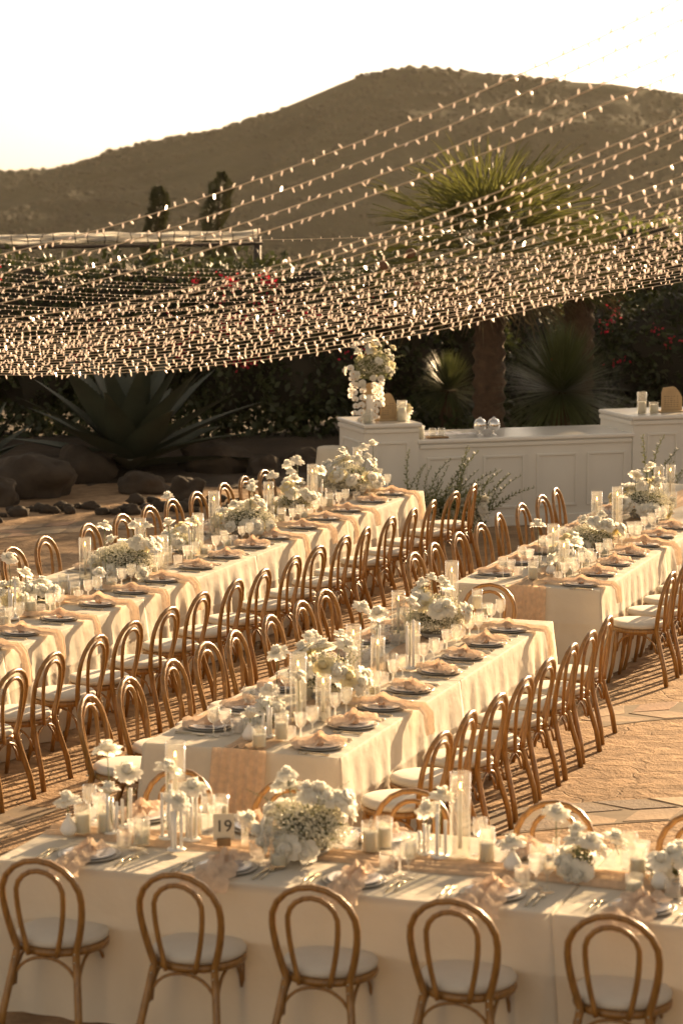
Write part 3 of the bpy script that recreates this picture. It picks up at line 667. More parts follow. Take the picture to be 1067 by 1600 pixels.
def single(key, u, off, vhead, kind='glass', size=.055, ri=None, n=1):
    P = on(key, u, off); P.z = TW + .018; zh = zcol(P, vhead) - P.z
    nm = {'glass': 'rose_in_glass_vase', 'bud': 'rose_in_bud_vase', 'tube': 'rose_in_tube_vase'}[kind]
    t = thing(nm, P, R.uniform(0, 6), None, None)
    if kind == 'tube': ob('vase', tubes_me[n % 3], t, scale=(1, 1, min(1.4, max(.5, (zh - .03) / .21))))
    else: ob('vase', budvase_me if kind == 'bud' else glassvase_me, t)
    zh = max(zh, .13); dx, dy = R.uniform(-.02, .02), R.uniform(-.02, .02)
    MB().tube([(0, 0, .05), (dx * .4, dy * .4, zh * .6), (dx, dy, zh - .01)], .0026, 5).build('stem', M['stem'], t)
    if zh > .2: ob('sprig', sprigs[R.randrange(3)], t, (dx * .3, dy * .3, zh * .45), (0, .3, R.uniform(0, 6)), scale=.12)
    ob('rose', roses[R.randrange(4) if ri is None else ri], t, (dx, dy, zh), (R.uniform(-.1, .9), R.uniform(-.5, .5), R.uniform(-1, 1)), scale=size)
    nn = {'glass': 'lone cream rose in clear slim vase', 'bud': 'cream rose in white pear shaped bud vase', 'tube': 'cream rose above white tube vases'}[kind]
    reg(t, key, nn, 'rose', 'single roses in vases')
# ------------------------------------------------------------------ candles
def hur_meshes(h, r):
    g = MB().lathe([(0, .0), (r, 0), (r, h), (r - .0022, h), (r - .0022, .004), (0, .004)], 28).mesh('glass_cylinder', M['glass'])
    c = MB().lathe([(.0, .012), (.034, .012), (.036, .018), (.013, .03), (.011, .05), (.0115, .05), (0, .05)], 14).mesh('candle_holder', M['glass'])
    ch = h * .80; k = MB().lathe([(0, .05), (.0105, .05), (.0098, ch - .004), (.006, ch), (0, ch)], 12).mesh('taper_candle', M['wax'])
    fl = MB().lathe([(0, 0), (.0045, .006), (.0052, .012), (.003, .024), (0, .036)], 8, (0, 0, ch + .004)).mesh('flame', M['flame'])
    return g, c, k, fl
HUR = {s: hur_meshes(h, r) for s, (h, r) in dict(S=(.28, .048), M=(.36, .05), L=(.43, .052)).items()}
def hurricane(key, u, off, size='M'):
    P = on(key, u, off); P.z = TW + .018; t = thing('hurricane_candle', P, R.uniform(0, 6)); g, c, k, fl = HUR[size]
    ob('glass_cylinder', g, t); ob('candle_holder', c, t); kk = ob('taper_candle', k, t); ob('flame', fl, kk)
    reg(t, key, '%s glass hurricane with burning taper' % dict(S='short', M='mid height', L='tall')[size], 'candle', 'glass hurricane candles')
pil = []
for h, ch in ((.12, .075), (.15, .10), (.09, .055)):
    g = MB().lathe([(0, 0), (.042, 0), (.042, h), (.04, h), (.04, .004), (0, .004)], 24).mesh('glass_holder', M['glass'])
    k = MB().lathe([(0, .005), (.034, .005), (.035, .01), (.035, ch - .003), (.032, ch), (0, ch - .004)], 20).mesh('pillar_candle', M['wax'])
    fl = MB().tube([(0, 0, ch - .004), (0, 0, ch + .008)], .0012, 4).mesh('wick', M['wick']); pil.append((g, k, fl))
def pillar(key, u, off, s=0):
    P = on(key, u, off); P.z = TW + .018; t = thing('pillar_candle_glass', P); g, k, fl = pil[s]
    ob('glass_holder', g, t); kk = ob('pillar_candle', k, t); ob('wick', fl, kk)
    reg(t, key, 'pillar candle in %s glass' % ['low', 'mid height', 'small squat'][s], 'candle', 'pillar candles in glass')

def arr(key, u, off, r, h, nr, no, seed, desc, **k):
    P = on(key, u, off); P.z = TW + .006; return arrangement(P, r * 1.14, h * 1.12, nr, no, seed, desc, **k)
arr('A', 482, -.02, .20, .30, 12, 5, 11, 'large white rose and baby\'s breath arrangement beside number card on front table', breath=2, sprign=7, stalks=((.10, .03, .40), (.16, -.02, .33), (-.04, .1, .36)))
arr('A', 908, .02, .085, .17, 5, 0, 12, 'small low cluster of four cream roses with a grass plume on front table', breath=0, sprign=2, bowl=True, stalks=((.02, .02, .24),))
arr('A', 1062, .05, .085, .15, 4, 0, 13, 'small cream rose cluster at the right picture edge of front table', breath=0, sprign=2)
arr('B', 680, 0, .21, .32, 12, 3, 14, 'round white rose and baby\'s breath arrangement toward far end of centre table', breath=2, sprign=5, stalks=((-.12, 0, .42), (0, .05, .44), (.1, .05, .4)))
arr('B', 512, .02, .20, .32, 13, 2, 15, 'loose cream rose arrangement toward the near end of centre table', breath=1, sprign=6, stalks=((-.14, 0, .40), (.04, .1, .42)))
arr('B', 418, -.05, .08, .14, 4, 0, 16, 'tiny cream rose cluster near the front end of centre table', breath=0, sprign=1)
arr('C', 200, .05, .26, .28, 12, 5, 17, 'wide white rose and orchid arrangement nearest the camera on left table', breath=2, sprign=4, stalks=((-.16, 0, .42), (-.06, .06, .44)))
arr('C', 62, .0, .12, .16, 6, 0, 18, 'low cream peony cluster at the left edge of left table', breath=0, sprign=1)
arr('C', 382, .05, .26, .27, 12, 6, 19, 'white orchid and rose arrangement in the middle of left table', breath=2, sprign=4, stalks=((-.1, 0, .42), (0, .1, .45)))
arr('C', 283, -.02, .12, .20, 5, 0, 20, 'small rose cluster between two big arrangements on left table', breath=1, sprign=2)
arr('C', 462, -.02, .18, .26, 9, 3, 21, 'white phlox and rose cluster behind the middle of left table', breath=1, sprign=3, stalks=((-.08, 0, .42),))
arr('C', 548, .02, .28, .34, 14, 8, 22, 'largest white orchid arrangement near the far end of left table', breath=2, sprign=5, stalks=((-.1, 0, .46), (.12, .06, .5), (.2, 0, .42)))
arr('C', 20, -.05, .10, .2, 4, 0, 23, 'cream rose cluster cut by the left picture edge on left table', breath=0, sprign=1)
arr('D', 1005, .0, .26, .30, 11, 3, 24, 'tall white rose arrangement farthest along the right table', breath=2, sprign=5, stalks=((-.1, 0, .48), (-.04, .05, .52), (.12, 0, .4)))
arr('D', 928, .05, .22, .24, 13, 4, 25, 'wide cream rose arrangement in the middle of right table', breath=2, sprign=4, stalks=((-.08, 0, .33),))
arr('D', 888, .02, .13, .18, 6, 0, 26, 'small cream ranunculus cluster nearest the camera on right table', breath=1, sprign=2)
for a in [('A', 108, -.1, 1250, 'bud'), ('A', 173, .1, 1173, 'glass'), ('A', 200, .12, 1206, 'tube'), ('A', 176, .0, 1238, 'tube'), ('A', 262, -.02, 1202, 'tube'), ('A', 300, .0, 1232, 'tube'),
          ('A', 276, -.2, 1254, 'tube'), ('A', 383, .0, 1285, 'glass'), ('A', 662, .14, 1264, 'tube'), ('A', 687, .1, 1243, 'tube'), ('A', 800, .0, 1318, 'bud'), ('A', 868, .1, 1273, 'glass'), ('A', 966, .25, 1312, 'glass'), ('A', 1030, -.08, 1362, 'bud'),
          ('B', 563, -.2, 950, 'glass'), ('B', 588, -.15, 958, 'tube'), ('B', 487, -.25, 996, 'glass'), ('B', 433, -.2, 1020, 'glass'), ('B', 418, .05, 1080, 'tube'), ('B', 390, -.02, 1120, 'bud'), ('B', 468, .12, 1060, 'glass'), ('B', 640, .2, 942, 'tube'), ('B', 726, .1, 966, 'glass'),
          ('C', 166, .1, 822, 'glass'), ('C', 265, -.1, 777, 'glass'), ('C', 266, .12, 818, 'glass'), ('C', 300, .1, 815, 'tube'), ('C', 20, .1, 872, 'tube'), ('C', 156, .14, 905, 'tube'), ('C', 42, .12, 895, 'glass'), ('C', 398, .0, 757, 'glass'), ('C', 426, .0, 743, 'glass'), ('C', 450, -.1, 726, 'glass'), ('C', 467, -.1, 720, 'glass'), ('C', 461, .08, 748, 'glass'), ('C', 584, .12, 695, 'glass'), ('C', 583, .2, 722, 'glass'), ('C', 588, .14, 738, 'tube'), ('C', 505, .12, 735, 'tube'),
          ('D', 842, -.05, 820, 'glass'), ('D', 897, .12, 848, 'tube'), ('D', 860, .05, 893, 'bud'), ('D', 1026, .12, 752, 'glass'), ('D', 990, -.05, 742, 'glass')]:
    single(*a, size=R.uniform(.064, .077), n=R.randrange(3))
for a in [('A', 275, .28, 'L'), ('A', 718, .12, 'L'), ('B', 466, .08, 'L'), ('B', 552, -.05, 'M'), ('B', 622, -.2, 'M'), ('B', 705, -.12, 'L'), ('B', 590, .1, 'S'), ('B', 645, .15, 'S'), ('B', 505, .2, 'S'),
          ('C', 134, -.15, 'M'), ('C', 220, -.2, 'M'), ('C', 335, -.1, 'L'), ('C', 420, -.1, 'M'), ('C', 488, .0, 'L'), ('C', 558, -.1, 'L'), ('C', 310, .15, 'M'), ('C', 410, .15, 'S'), ('C', 255, .18, 'S'),
          ('D', 863, -.05, 'M'), ('D', 931, -.1, 'L'), ('D', 963, .0, 'L'), ('D', 1028, .0, 'L'), ('D', 1046, -.05, 'M'), ('D', 880, .15, 'S')]: hurricane(*a)
for a in [('A', 130, -.05, 1), ('A', 165, .0, 1), ('A', 222, -.15, 0), ('A', 303, .1, 1), ('A', 345, .35, 1), ('A', 435, -.3, 2), ('A', 578, .1, 1), ('A', 640, .05, 0), ('A', 600, .2, 1), ('A', 760, .1, 1), ('A', 840, .05, 0), ('A', 995, .05, 1), ('A', 990, -.2, 2),
          ('B', 440, .15, 1), ('B', 405, .1, 0), ('B', 540, .15, 0), ('B', 610, .15, 1), ('B', 585, .25, 2), ('B', 745, -.05, 1), ('B', 760, .1, 2), ('B', 480, -.1, 0),
          ('C', 100, -.05, 1), ('C', 118, .1, 0), ('C', 50, .15, 1), ('C', 175, .2, 2), ('C', 240, .2, 2), ('C', 295, .18, 0), ('C', 320, .22, 2), ('C', 150, -.1, 1), ('C', 440, .15, 1), ('C', 475, .2, 2), ('C', 515, .2, 1), ('C', 355, .2, 2), ('C', 80, .2, 2), ('C', 8, .2, 0),
          ('D', 832, -.02, 1), ('D', 888, .2, 1), ('D', 875, .1, 0), ('D', 943, .2, 2), ('D', 985, .15, 0), ('D', 1050, .1, 1), ('D', 905, -.12, 0)]: pillar(*a)
for key in 'ABCD':
    by = {}
    for it in items:
        if it[1] == key: by.setdefault(it[2], []).append(it)
    for noun, lst in by.items():
        lst.sort(key=lambda it: it[0].location.dot(AX if key == 'A' else BX))
        for i, (o, k_, nn, cat, grp) in enumerate(lst):
            o['label'] = '%s, %s table, %s from %s' % (nn, dict(A='front', B='centre', C='left', D='right')[key], nth(i), 'left' if key == 'A' else 'camera'); o['category'] = cat; o['group'] = grp
# number card
P = on('A', 350, -.05); P.z = TW + .02
t = thing('number_card', P, .05, 'small cream table card printed 19 in a wooden block on the front table', 'table number')
MB().box((0, 0, .02), (.07, .04, .04), bev=.004).build('wooden_block', M['woodbase'], t)
MB().box((0, 0, .095), (.105, .004, .135)).build('card', M['cream'], t)
tc_ = bpy.data.curves.new('number_19', 'FONT'); tc_.body = '19'; tc_.size = .085; tc_.resolution_u = 6; tc_.align_x = 'CENTER'; tc_.align_y = 'CENTER'; tc_.extrude = .0003; tc_.materials.append(M['ink'])
tmpo = bpy.data.objects.new('tmp', tc_); COL.objects.link(tmpo); bpy.context.view_layer.update()
nme = bpy.data.meshes.new_from_object(tmpo.evaluated_get(bpy.context.evaluated_depsgraph_get())); bpy.data.objects.remove(tmpo); ob('number_19', nme, t, (0, -.0045, .098), (pi / 2, 0, 0))

# ------------------------------------------------------------------ the white bar
E_ = Vector((.951, .309, 0)); Nb = Vector((-.309, .951, 0)); P0 = Vector((.27, 29.14, 0)); BA = math.atan2(E_.y, E_.x)
def panel(parent, c, wd, hh, axis='x', y=0):
    """raised picture-frame moulding around a recessed panel on a front face (local x) or side face (local y)"""
    b = MB(); tk = .032
    for s in (-1, 1):
        if axis == 'x':
            b.box((c[0] + s * (wd / 2 - tk / 2), y - .009, c[1]), (tk, .02, hh), bev=.006); b.box((c[0], y - .0085, c[1] + s * (hh / 2 - tk / 2)), (wd - 2 * tk, .019, tk), bev=.006)
        else:
            b.box((y - .009, c[0] + s * (wd / 2 - tk / 2), c[1]), (.02, tk, hh), bev=.006); b.box((y - .0085, c[0], c[1] + s * (hh / 2 - tk / 2)), (.019, wd - 2 * tk, tk), bev=.006)
    return b.build('panel_moulding', M['white'], parent)
def bar_unit(name, x0, wd, dp, h, y0, label, panels, side):
    o = P0 + E_ * x0 + Nb * y0; t = thing(name, (o.x, o.y, 0), BA, label, 'bar', 'white panelled bar')
    MB().box((wd / 2, dp / 2, (h - .05) / 2 + .0), (wd, dp, h - .05)).build('cabinet', M['white'], t)
    MB().box((wd / 2, dp / 2 - .015, h - .025), (wd + .05, dp + .05, .05), bev=.012).build('countertop', M['topw'], t)
    MB().box((wd / 2, -.012, h - .085), (wd - .01, .022, .05), bev=.006).build('cornice', M['white'], t)
    MB().box((wd / 2, -.012, .06), (wd - .004, .022, .12), bev=.006).build('skirting', M['white'], t)
    for cx_, pw in panels: panel(t, (cx_, h * .5 + .0), pw, h - .42)
    if side:
        MB().box((-.012, dp / 2, h - .085), (.022, dp - .01, .05), bev=.006).build('side_cornice', M['white'], t)
        MB().box((-.012, dp / 2, .06), (.022, dp - .004, .12), bev=.006).build('side_skirting', M['white'], t)
        panel(t, (dp / 2, h * .5), dp - .3, h - .42, 'y')
    return t
bar_unit('bar_pedestal', 0, .655, .95, 1.25, 0, 'tall white panelled pedestal at the left end of the bar', [(.33, .40)], True)
bar_unit('bar_counter', .66, 2.675, 1.0, 1.05, .02, 'low white panelled bar counter between the two pedestals', [(.36, .52), (1.05, .52), (1.72, .52), (2.35, .50)], False)
bar_unit('bar_pedestal', 3.34, 1.5, .95, 1.25, 0, 'tall white panelled pedestal at the right end of the bar', [(.38, .40), (1.05, .52)], True)
def onbar(x, y, z): p = P0 + E_ * x + Nb * y; return Vector((p.x, p.y, z))
def disco(x, y, lab):
    t = thing('mirror_ball', onbar(x, y, 1.052), 0, lab, 'mirror ball', 'silver balls on the bar'); MB().ball((0, 0, .125), .078, 18, 12).build('ball', M['steel'], t)
    MB().lathe([(0, 0), (.04, 0), (.042, .006), (.012, .014), (.012, .04), (.03, .056), (0, .056)], 16).build('stand', M['steel'], t)
    MB().lathe([(.0, .203), (.02, .2), (.02, .21), (.006, .214), (0, .225)], 10).build('cap', M['steel'], t)
disco(1.50, .25, 'left of two polished silver balls on short stands on the bar'); disco(1.66, .22, 'right of two polished silver balls on short stands on the bar')
def sign(x, y, z, wd, hh, lab, lean=0):
    t = thing('menu_board', onbar(x, y, z), BA, lab, 'menu sign'); b = MB(); n = 16
    pr_ = [(-wd / 2, 0), (wd / 2, 0), (wd / 2, hh * .55)] + [(wd / 2 - wd * (i / n) ** 1.0, hh * .55 + hh * .45 * sin(pi * .5 * min(1, (i / n) * 2.2)) * (1 if i / n < .5 else 1 - .25 * (i / n - .5))) for i in range(1, n)] + [(-wd / 2, hh * .72)]
    m = len(pr_); vs_ = [(p[0], 0, p[1] + .015) for p in pr_] + [(p[0], .012, p[1] + .015) for p in pr_]
    b.add(vs_, [tuple(range(m)), tuple(range(2 * m - 1, m - 1, -1))] + [(i, i + m, (i + 1) % m + m, (i + 1) % m) for i in range(m)], 0, False); b.build('board', M['board'], t)
    MB().box((0, .02, .008), (wd * 1.25, .16, .016), bev=.003).build('wooden_foot', M['board'], t)
    l_ = MB()
    for k in range(6):
        for j in range(5):
            if R.random() < .85: l_.box((-wd * .33 + j * wd * .15, -.0015, hh * (.22 + .085 * k)), (wd * R.uniform(.05, .12), .002, .006))
    l_.build('menu_text', M['ink'], t); return t
sign(.40, .35, 1.252, .20, .30, 'tan arched drinks board on the left bar pedestal'); sign(.20, .42, 1.252, .20, .42, 'taller tan board behind the orchids on the left bar pedestal')
sign(3.98, .3, 1.252, .27, .29, 'tan wave shaped drinks board on the right bar pedestal')
def barcandle(x, y, z, s, sc, lab):
    g, k, fl = pil[s]; t = thing('pillar_candle_glass', onbar(x, y, z), 0, lab, 'candle', 'candles on the bar'); t.scale = (sc,) * 3
    ob('glass_holder', g, t); kk = ob('pillar_candle', k, t); ob('wick', fl, kk)
def tallcandle(x, y, z, h, ch, lab):
    t = thing('pillar_candle_glass', onbar(x, y, z), 0, lab, 'candle', 'candles on the bar')
    MB().lathe([(0, 0), (.06, 0), (.06, h), (.057, h), (.057, .004), (0, .004)], 24).build('glass_holder', M['glass'], t); MB().lathe([(0, .005), (.045, .005), (.045, ch), (0, ch)], 20).build('pillar_candle', M['wax'], t)
tallcandle(.52, .22, 1.252, .24, .16, 'tall pillar candle in glass right of the arched board on left bar pedestal')
tallcandle(.06, .10, 1.252, .16, .10, 'pillar candle at the front left corner of the left bar pedestal')
tallcandle(.70, .12, 1.052, .15, .15, 'cream pillar candle on the low counter beside the left pedestal')
tallcandle(3.55, .22, 1.252, .26, .14, 'pillar candle in tall glass left of the wave shaped board'); tallcandle(4.22, .2, 1.252, .27, .14, 'pillar candle in tall glass right of the wave shaped board'); tallcandle(3.72, .25, 1.252, .13, .10, 'short pillar candle in glass beside the wave shaped board')
tr = thing('tray', onbar(.92, .12, 1.052), BA, 'small wooden tray of votives on the low bar counter', 'tray'); MB().box((0, 0, .01), (.24, .13, .02), bev=.004).build('base', M['woodbase'], tr); MB().box((0, 0, .022), (.20, .10, .006)).build('inlay', M['metal'], tr)
for k in range(2): ob('votive_glass', pil[2][0], None, onbar(.86 + k * .11, .12, 1.0785), 0, ['left', 'right'][k] + ' clear votive glass on the wooden tray on the bar', 'glass', 'votives on the bar tray')
for k in range(9): ob('cocktail_napkin', MB().box((0, 0, .002), (.11, .11, .004)).mesh('cocktail_napkin', M['card']), None, onbar(.95 + (k % 5) * .13, .5 + (k // 5) * .16, 1.052), BA + .1 * k, 'white paper napkin laid on the counter, %s of the row behind the tray' % nth(k), 'paper napkin', 'paper napkins on the bar')
arrangement(onbar(.60, .38, 1.252), .06, .16, 5, 0, 40, 'small white flower posy beside the candle on left bar pedestal', breath=0, sprign=1)
# orchid tower on the left pedestal
ot = thing('orchid_arrangement', onbar(.18, .36, 1.252), 0, 'tall white orchid and rose arrangement on the left bar pedestal', 'flower arrangement')
MB().lathe([(0, 0), (.05, 0), (.06, .02), (.045, .15), (.05, .3), (.048, .3), (.04, .15), (0, .02)], 18).build('vase', M['ceramic'], ot)
ob('foliage', folis[0], ot, (0, 0, .58), 0, scale=(.24, .16, .30), kind='stuff'); ob('babys_breath', breaths[1], ot, (0.05, 0, .64), 0, scale=(.22, .16, .22), kind='stuff')
rr = random.Random(5)
for k in range(26):
    a = rr.uniform(0, 6.28); el = rr.uniform(-.6, 1.3); kk_ = rr.uniform(.75, 1.35); q = Vector((cos(a) * cos(el) * .27 * kk_, sin(a) * cos(el) * .2, .62 + sin(el) * .30 * kk_)); ob('rose', R.choice(roses), ot, q, (q - Vector((0, 0, .55))).to_track_quat('Z', 'Y').to_euler(), scale=rr.uniform(.045, .06))
for (dx, top, bot) in ((-.17, .5, .10), (-.09, .45, .02), (.05, .42, .06), (.12, .5, .2), (-.2, .62, .3)):
    MB().tube([(dx * .5, -.03, top + .1), (dx, -.09, top), (dx * 1.1, -.11, bot)], .004, 5).build('stem', M['stem'], ot)
    for k in range(6):
        z = bot + (top - bot) * k / 5; ob('orchid', orchid_me, ot, (dx * 1.05 + rr.uniform(-.02, .02), -.12, z), (pi / 2 + rr.uniform(-.4, .4), rr.uniform(-.3, .3), rr.uniform(-.6, .4)), scale=rr.uniform(.04, .05))
for k in range(9):
    ob('fern_sprig', sprigs[k % 3], ot, (.05, 0, .6), (0, .15 + .12 * k, rr.uniform(-1.2, 1.2)), scale=rr.uniform(.34, .46))
# floor flowers in front of the bar
def floorflowers(u, v, nm, n, label, seed, hmax=.95):
    P = at(u, v, 0); t = thing('floor_flowers', P, 0, label, 'flower arrangement', 'floor flowers at the foot of the bar'); rr = random.Random(seed)
    ob('foliage', folis[1], t, (0, 0, .25), 0, scale=(.38, .22, .40), kind='stuff'); ob('babys_breath', breaths[seed % 3], t, (0, 0, .28), 0, scale=(.36, .2, .36), kind='stuff')
    for k in range(n): ob('sprig', delph[k % 2], t, (rr.uniform(-.25, .25), rr.uniform(-.06, .06), .15), (rr.uniform(-.1, .3), rr.uniform(-.5, .9), rr.uniform(-.5, .5)), scale=rr.uniform(.5, hmax))
    for k in range(nm): ob('hydrangea', roses[1], t, (rr.uniform(-.34, .34), rr.uniform(-.16, -.05), rr.uniform(.3, .55)), (rr.uniform(.4, 1.2), 0, rr.uniform(0, 6)), scale=rr.uniform(.06, .08))
floorflowers(640, 850, 5, 18, 'tall green delphinium and white hydrangea planting by the left pedestal of the bar', 51); floorflowers(712, 848, 5, 18, 'spreading sprigs and white blooms before the low counter', 52, 1.0)
floorflowers(1020, 838, 3, 16, 'spreading green sprigs at the foot of the right bar pedestal', 53, 1.05)
# small draped side table left of bar, black cushion top
Ps = at(520, 830, 0); sdt = thing('side_table', Ps, .2, 'small side table draped in white cloth left of the bar', 'side table')
MB().lathe([(0, .98), (.16, .98), (.175, .97), (.18, .9), (.22, .5), (.27, .01)], 28, flute=.05, nf=9).build('tablecloth', M['linen'], sdt)

# ------------------------------------------------------------------ string lights
def bulb_geo(b, p, d, L=.027, r=.0046, mi=0):
    d = d.normalized(); sd_ = d.orthogonal().normalized(); q = d.cross(sd_); vs_ = []
    for t, k in ((0, .7), (.25, 1.05), (.8, .9), (1, .25)):
        for j in range(5): a = 2 * pi * j / 5; vs_.append(p + d * L * t + (sd_ * cos(a) + q * sin(a)) * r * k)
    b.add(vs_, [(l * 5 + j, l * 5 + (j + 1) % 5, l * 5 + 5 + (j + 1) % 5, l * 5 + 5 + j) for l in range(3) for j in range(5)] + [(15, 16, 17, 18, 19)], mi)
bulb1 = MB(); bulb_geo(bulb1, Vector((0, 0, 0)), Vector((0, 0, 1)), .030, .0052); bulb_me = bulb1.mesh('bulb', M['bulb'])
bulb2 = MB(); bulb_geo(bulb2, Vector((0, 0, 0)), Vector((0, 0, 1)), .028, .0052); bulb_lit = bulb2.mesh('bulb', M['lit'])
def strand(vl, vm, vr, Yl, Yr, label, indiv=False, ul=-80, ur=1150, t0=-.16, t1=1.12, sp=.075, wr=.0024, grp='fairy light strands over the tables', bl=.030, br=.0054):
    A_, B_ = at(ul, vl, Y=Yl), at(ur, vr, Y=Yr); t_ = -A_.x / (B_.x - A_.x); Yc = A_.y + (B_.y - A_.y) * t_; C_ = at(CX, vm, Y=Yc)
    sag = (A_.z + (B_.z - A_.z) * t_ - C_.z) / (4 * t_ * (1 - t_))
    def pt(t): p = A_.lerp(B_, t); p.z -= sag * 4 * t * (1 - t); return p
    n = 60; pts = [pt(t0 + (t1 - t0) * i / n) for i in range(n + 1)]
    root = thing('string_light', pts[0], 0, label, 'string light', grp); o = pts[0]
    MB().tube([p - o for p in pts], wr, 4, cap=False).build('wire', M['wire'], root)
    L = (B_ - A_).length; nb = int(L * (t1 - t0) / sp); bb = MB(); vis = 0
    for i in range(nb):
        t = t0 + (t1 - t0) * (i + R.uniform(.3, .7)) / nb; p = pt(t) - o
        d = Vector((R.gauss(0, .35), R.gauss(0, .35), (-1 if R.random() < .68 else 1) * R.uniform(.5, 1)))
        if indiv and 0 < t < 1 and INDIV[0] < 290:
            INDIV[0] += 1; ob('bulb', bulb_lit if R.random() < .02 else bulb_me, root, p, d.to_track_quat('Z', 'Y').to_euler())
        else: bulb_geo(bb, p, d, bl, br, 1 if R.random() < .006 else 0)
    if bb.v: bb.build('bulbs', [M['bulb'], M['lit']], root, kind='stuff')
INDIV = [0]
NEAR = [(415, 232, -45), (445, 264, -12), (470, 296, 36), (490, 322, 72), (505, 385, 140), (515, 396, 160), (520, 406, 182), (528, 425, 218), (535, 440, 243), (540, 450, 256), (545, 459, 278), (550, 466, 294), (553, 473, 305)]
for i in range(11): NEAR.append((554 + 2.9 * i, 482 + 6.2 * i, 318 + 7.4 * i))
for i, (a, b_, c) in enumerate(NEAR):
    strand(a, b_, c, 15.2 + .12 * i + R.uniform(-.3, .3), 11.4 + .12 * i, 'near fairy light strand rising to the upper right, %s from the top' % nth(i), i < 3, wr=.0034 if i < 6 else .0022)
for i in range(18):
    k = i / 17
    strand(384 + 158 * k + R.uniform(-2, 2), 418 + 92 * k ** .9 + R.uniform(-3, 3), 345 + 80 * k, 40 - 17 * k ** .6, 33 - 14 * k ** .6, 'fine distant fairy light strand sagging under the timber beam, %s from the top' % (nth(i) if i < 20 else 'last'), sp=.085, wr=.0022, grp='far fairy light strands', bl=.023, br=.0044)
strand(366, 372, 330, 31.5, 31.5, 'single thin far strand running right from the beam end', t0=.38, sp=.12, wr=.003)
# beam with bundled wire
bp0, bp1 = at(-60, 379, Y=43), at(402, 371, Y=43); beam = thing('light_beam', bp0, 0, 'dark timber beam wrapped in bundled white light cable at left', 'beam')
MB().tube([Vector((0, .02, -.10)), bp1 - bp0 + Vector((.1, .02, -.10))], .030, 6).build('timber_beam', M['dark'], beam)
for k in range(14):
    g0 = R.uniform(0, .04); pts = [(bp1 - bp0) * min(1, g0 + i / 44) + Vector((0, -.06 - .05 * noise.noise(Vector((i * .15, k, 4))), .03 + .05 * noise.noise(Vector((i * .17, k * 3, 0))) + .009 * (k - 5))) for i in range(44)]
    MB().tube(pts, .013, 5).build('cable', M['bundle'], beam)
ties = MB()
for i in range(20): p = (bp1 - bp0) * ((i + R.uniform(.2, .8)) / 20); ties.tube([p + Vector((0, -.09, -.06)), p + Vector((R.uniform(-.02, .02), -.13, .03)), p + Vector((R.uniform(-.05, .05), -.09, R.uniform(.12, .2)))], .008, 4)
ties.build('cable_ties', M['dark'], beam)
MB().tube([bp1 - bp0 + Vector((0, .07, .02)), Vector((bp1.x - bp0.x, bp1.y - bp0.y + .07, -bp0.z))], .06, 8).build('post', M['dark'], beam)
MB().tube([Vector((-.3, .07, .02)), Vector((-.3, .07, -bp0.z))], .06, 8).build('post', M['dark'], beam)
for i, (u, v, r_) in enumerate(((598, 416, 9), (642, 397, 9), (653, 447, 7))):
    P = at(u, v, Y=31.5); hw = (v - 374) / F * 31.5; t = thing('pendant_lamp', P, 0, 'glowing orange pendant lamp before the palm, ' + ['leftmost and largest', 'upper right of three', 'lowest of three'][i], 'lamp', 'glowing pendant lamps'); rr_ = r_ / 127
    tl = (radians(38), radians([20, -35, -50][i]), 0)
    MB().lathe([(rr_, 0), (rr_ * .92, .03), (rr_ * .5, .065), (0, .075)], 20).build('lamp_shade', M['lampshade'], t, rot=tl); MB().lathe([(rr_ * .93, .004), (rr_ * .5, -.012), (0, -.016)], 18).build('glowing_lens', M['glow'], t, rot=tl)
    MB().tube([(0, 0, .06), (0, 0, hw)], .004, 4).build('cord', M['dark'], t)

# ------------------------------------------------------------------ planting behind
def agave_leaf(seed, L=1.0):
    rr = random.Random(seed); b = MB()
    def fn(s, t):
        c = t * 2 - 1; wd = .098 * (.75 + .5 * sin(pi * min(1, s * 1.1 + .05))) * (1 - s ** 3) + .002
        return Vector((s * L, c * wd, .05 * c * c * (1 - s) - .12 * s * s + .05 * s))
    b.grid(fn, 14, 6); b.grid(lambda s, t: fn(s, t) + Vector((0, 0, -.012 * (1 - s) - .001)), 14, 6)
    for i in range(1, 26):
        for s_ in (0, 1):
            p = fn(i / 27, s_); q = fn(i / 27 + .012, s_); b.add([p, q, (p + q) / 2 + Vector((.004, (s_ * 2 - 1) * .012, .002))], [(0, 1, 2)], 0, False)
    return b.mesh('agave_leaf', M['agave'])
al = [agave_leaf(s) for s in range(3)]
def agave(P, size, n, label, seed, tilt=(.12, 1.35)):
    rr = random.Random(seed); t = thing('agave_plant', P, 0, label, 'agave', 'agave plants')
    for k in range(n):
        e = tilt[0] + (tilt[1] - tilt[0]) * (k / n) ** .85; ob('leaf', al[k % 3], t, (0, 0, .12 + .1 * k / n), (rr.uniform(-.15, .15), -e, 2.39996 * k), scale=size * rr.uniform(.88, 1.08) * (1 if e < 1 else .9))
    return t
agave(at(203, 745, 0), 1.95, 34, 'huge grey green agave with long pointed leaves behind the left table', 1)
agave(at(-30, 745, 0), .95, 20, 'smaller agave at the left picture edge', 2); agave(at(700, 700, 0), .8, 18, 'agave behind the bar left of the palm trunk', 3); agave(at(560, 712, 0), .7, 14, 'small agave in the dark planting behind the left pedestal', 5)
def boulder(u, v, wpx, hpx, seed, label, grp='sandstone boulders'):
    P = at(u, v, 0); s = P.y / F * .88; b = MB(); b.ball((0, 0, hpx * s * .35), 1, 34, 22, 0, (wpx * s / 2, wpx * s * .38, hpx * s * .62), .45, 1.5, seed)
    b.v = [tuple(Vector(p) * (1 + .10 * noise.fractal(Vector(p) * 2.6 / (hpx * s) + Vector((seed, 0, 0)), .8, 2.2, 4))) for p in b.v]; b.build('boulder', M['rock'], loc=P, label=label, cat='boulder', group=grp)
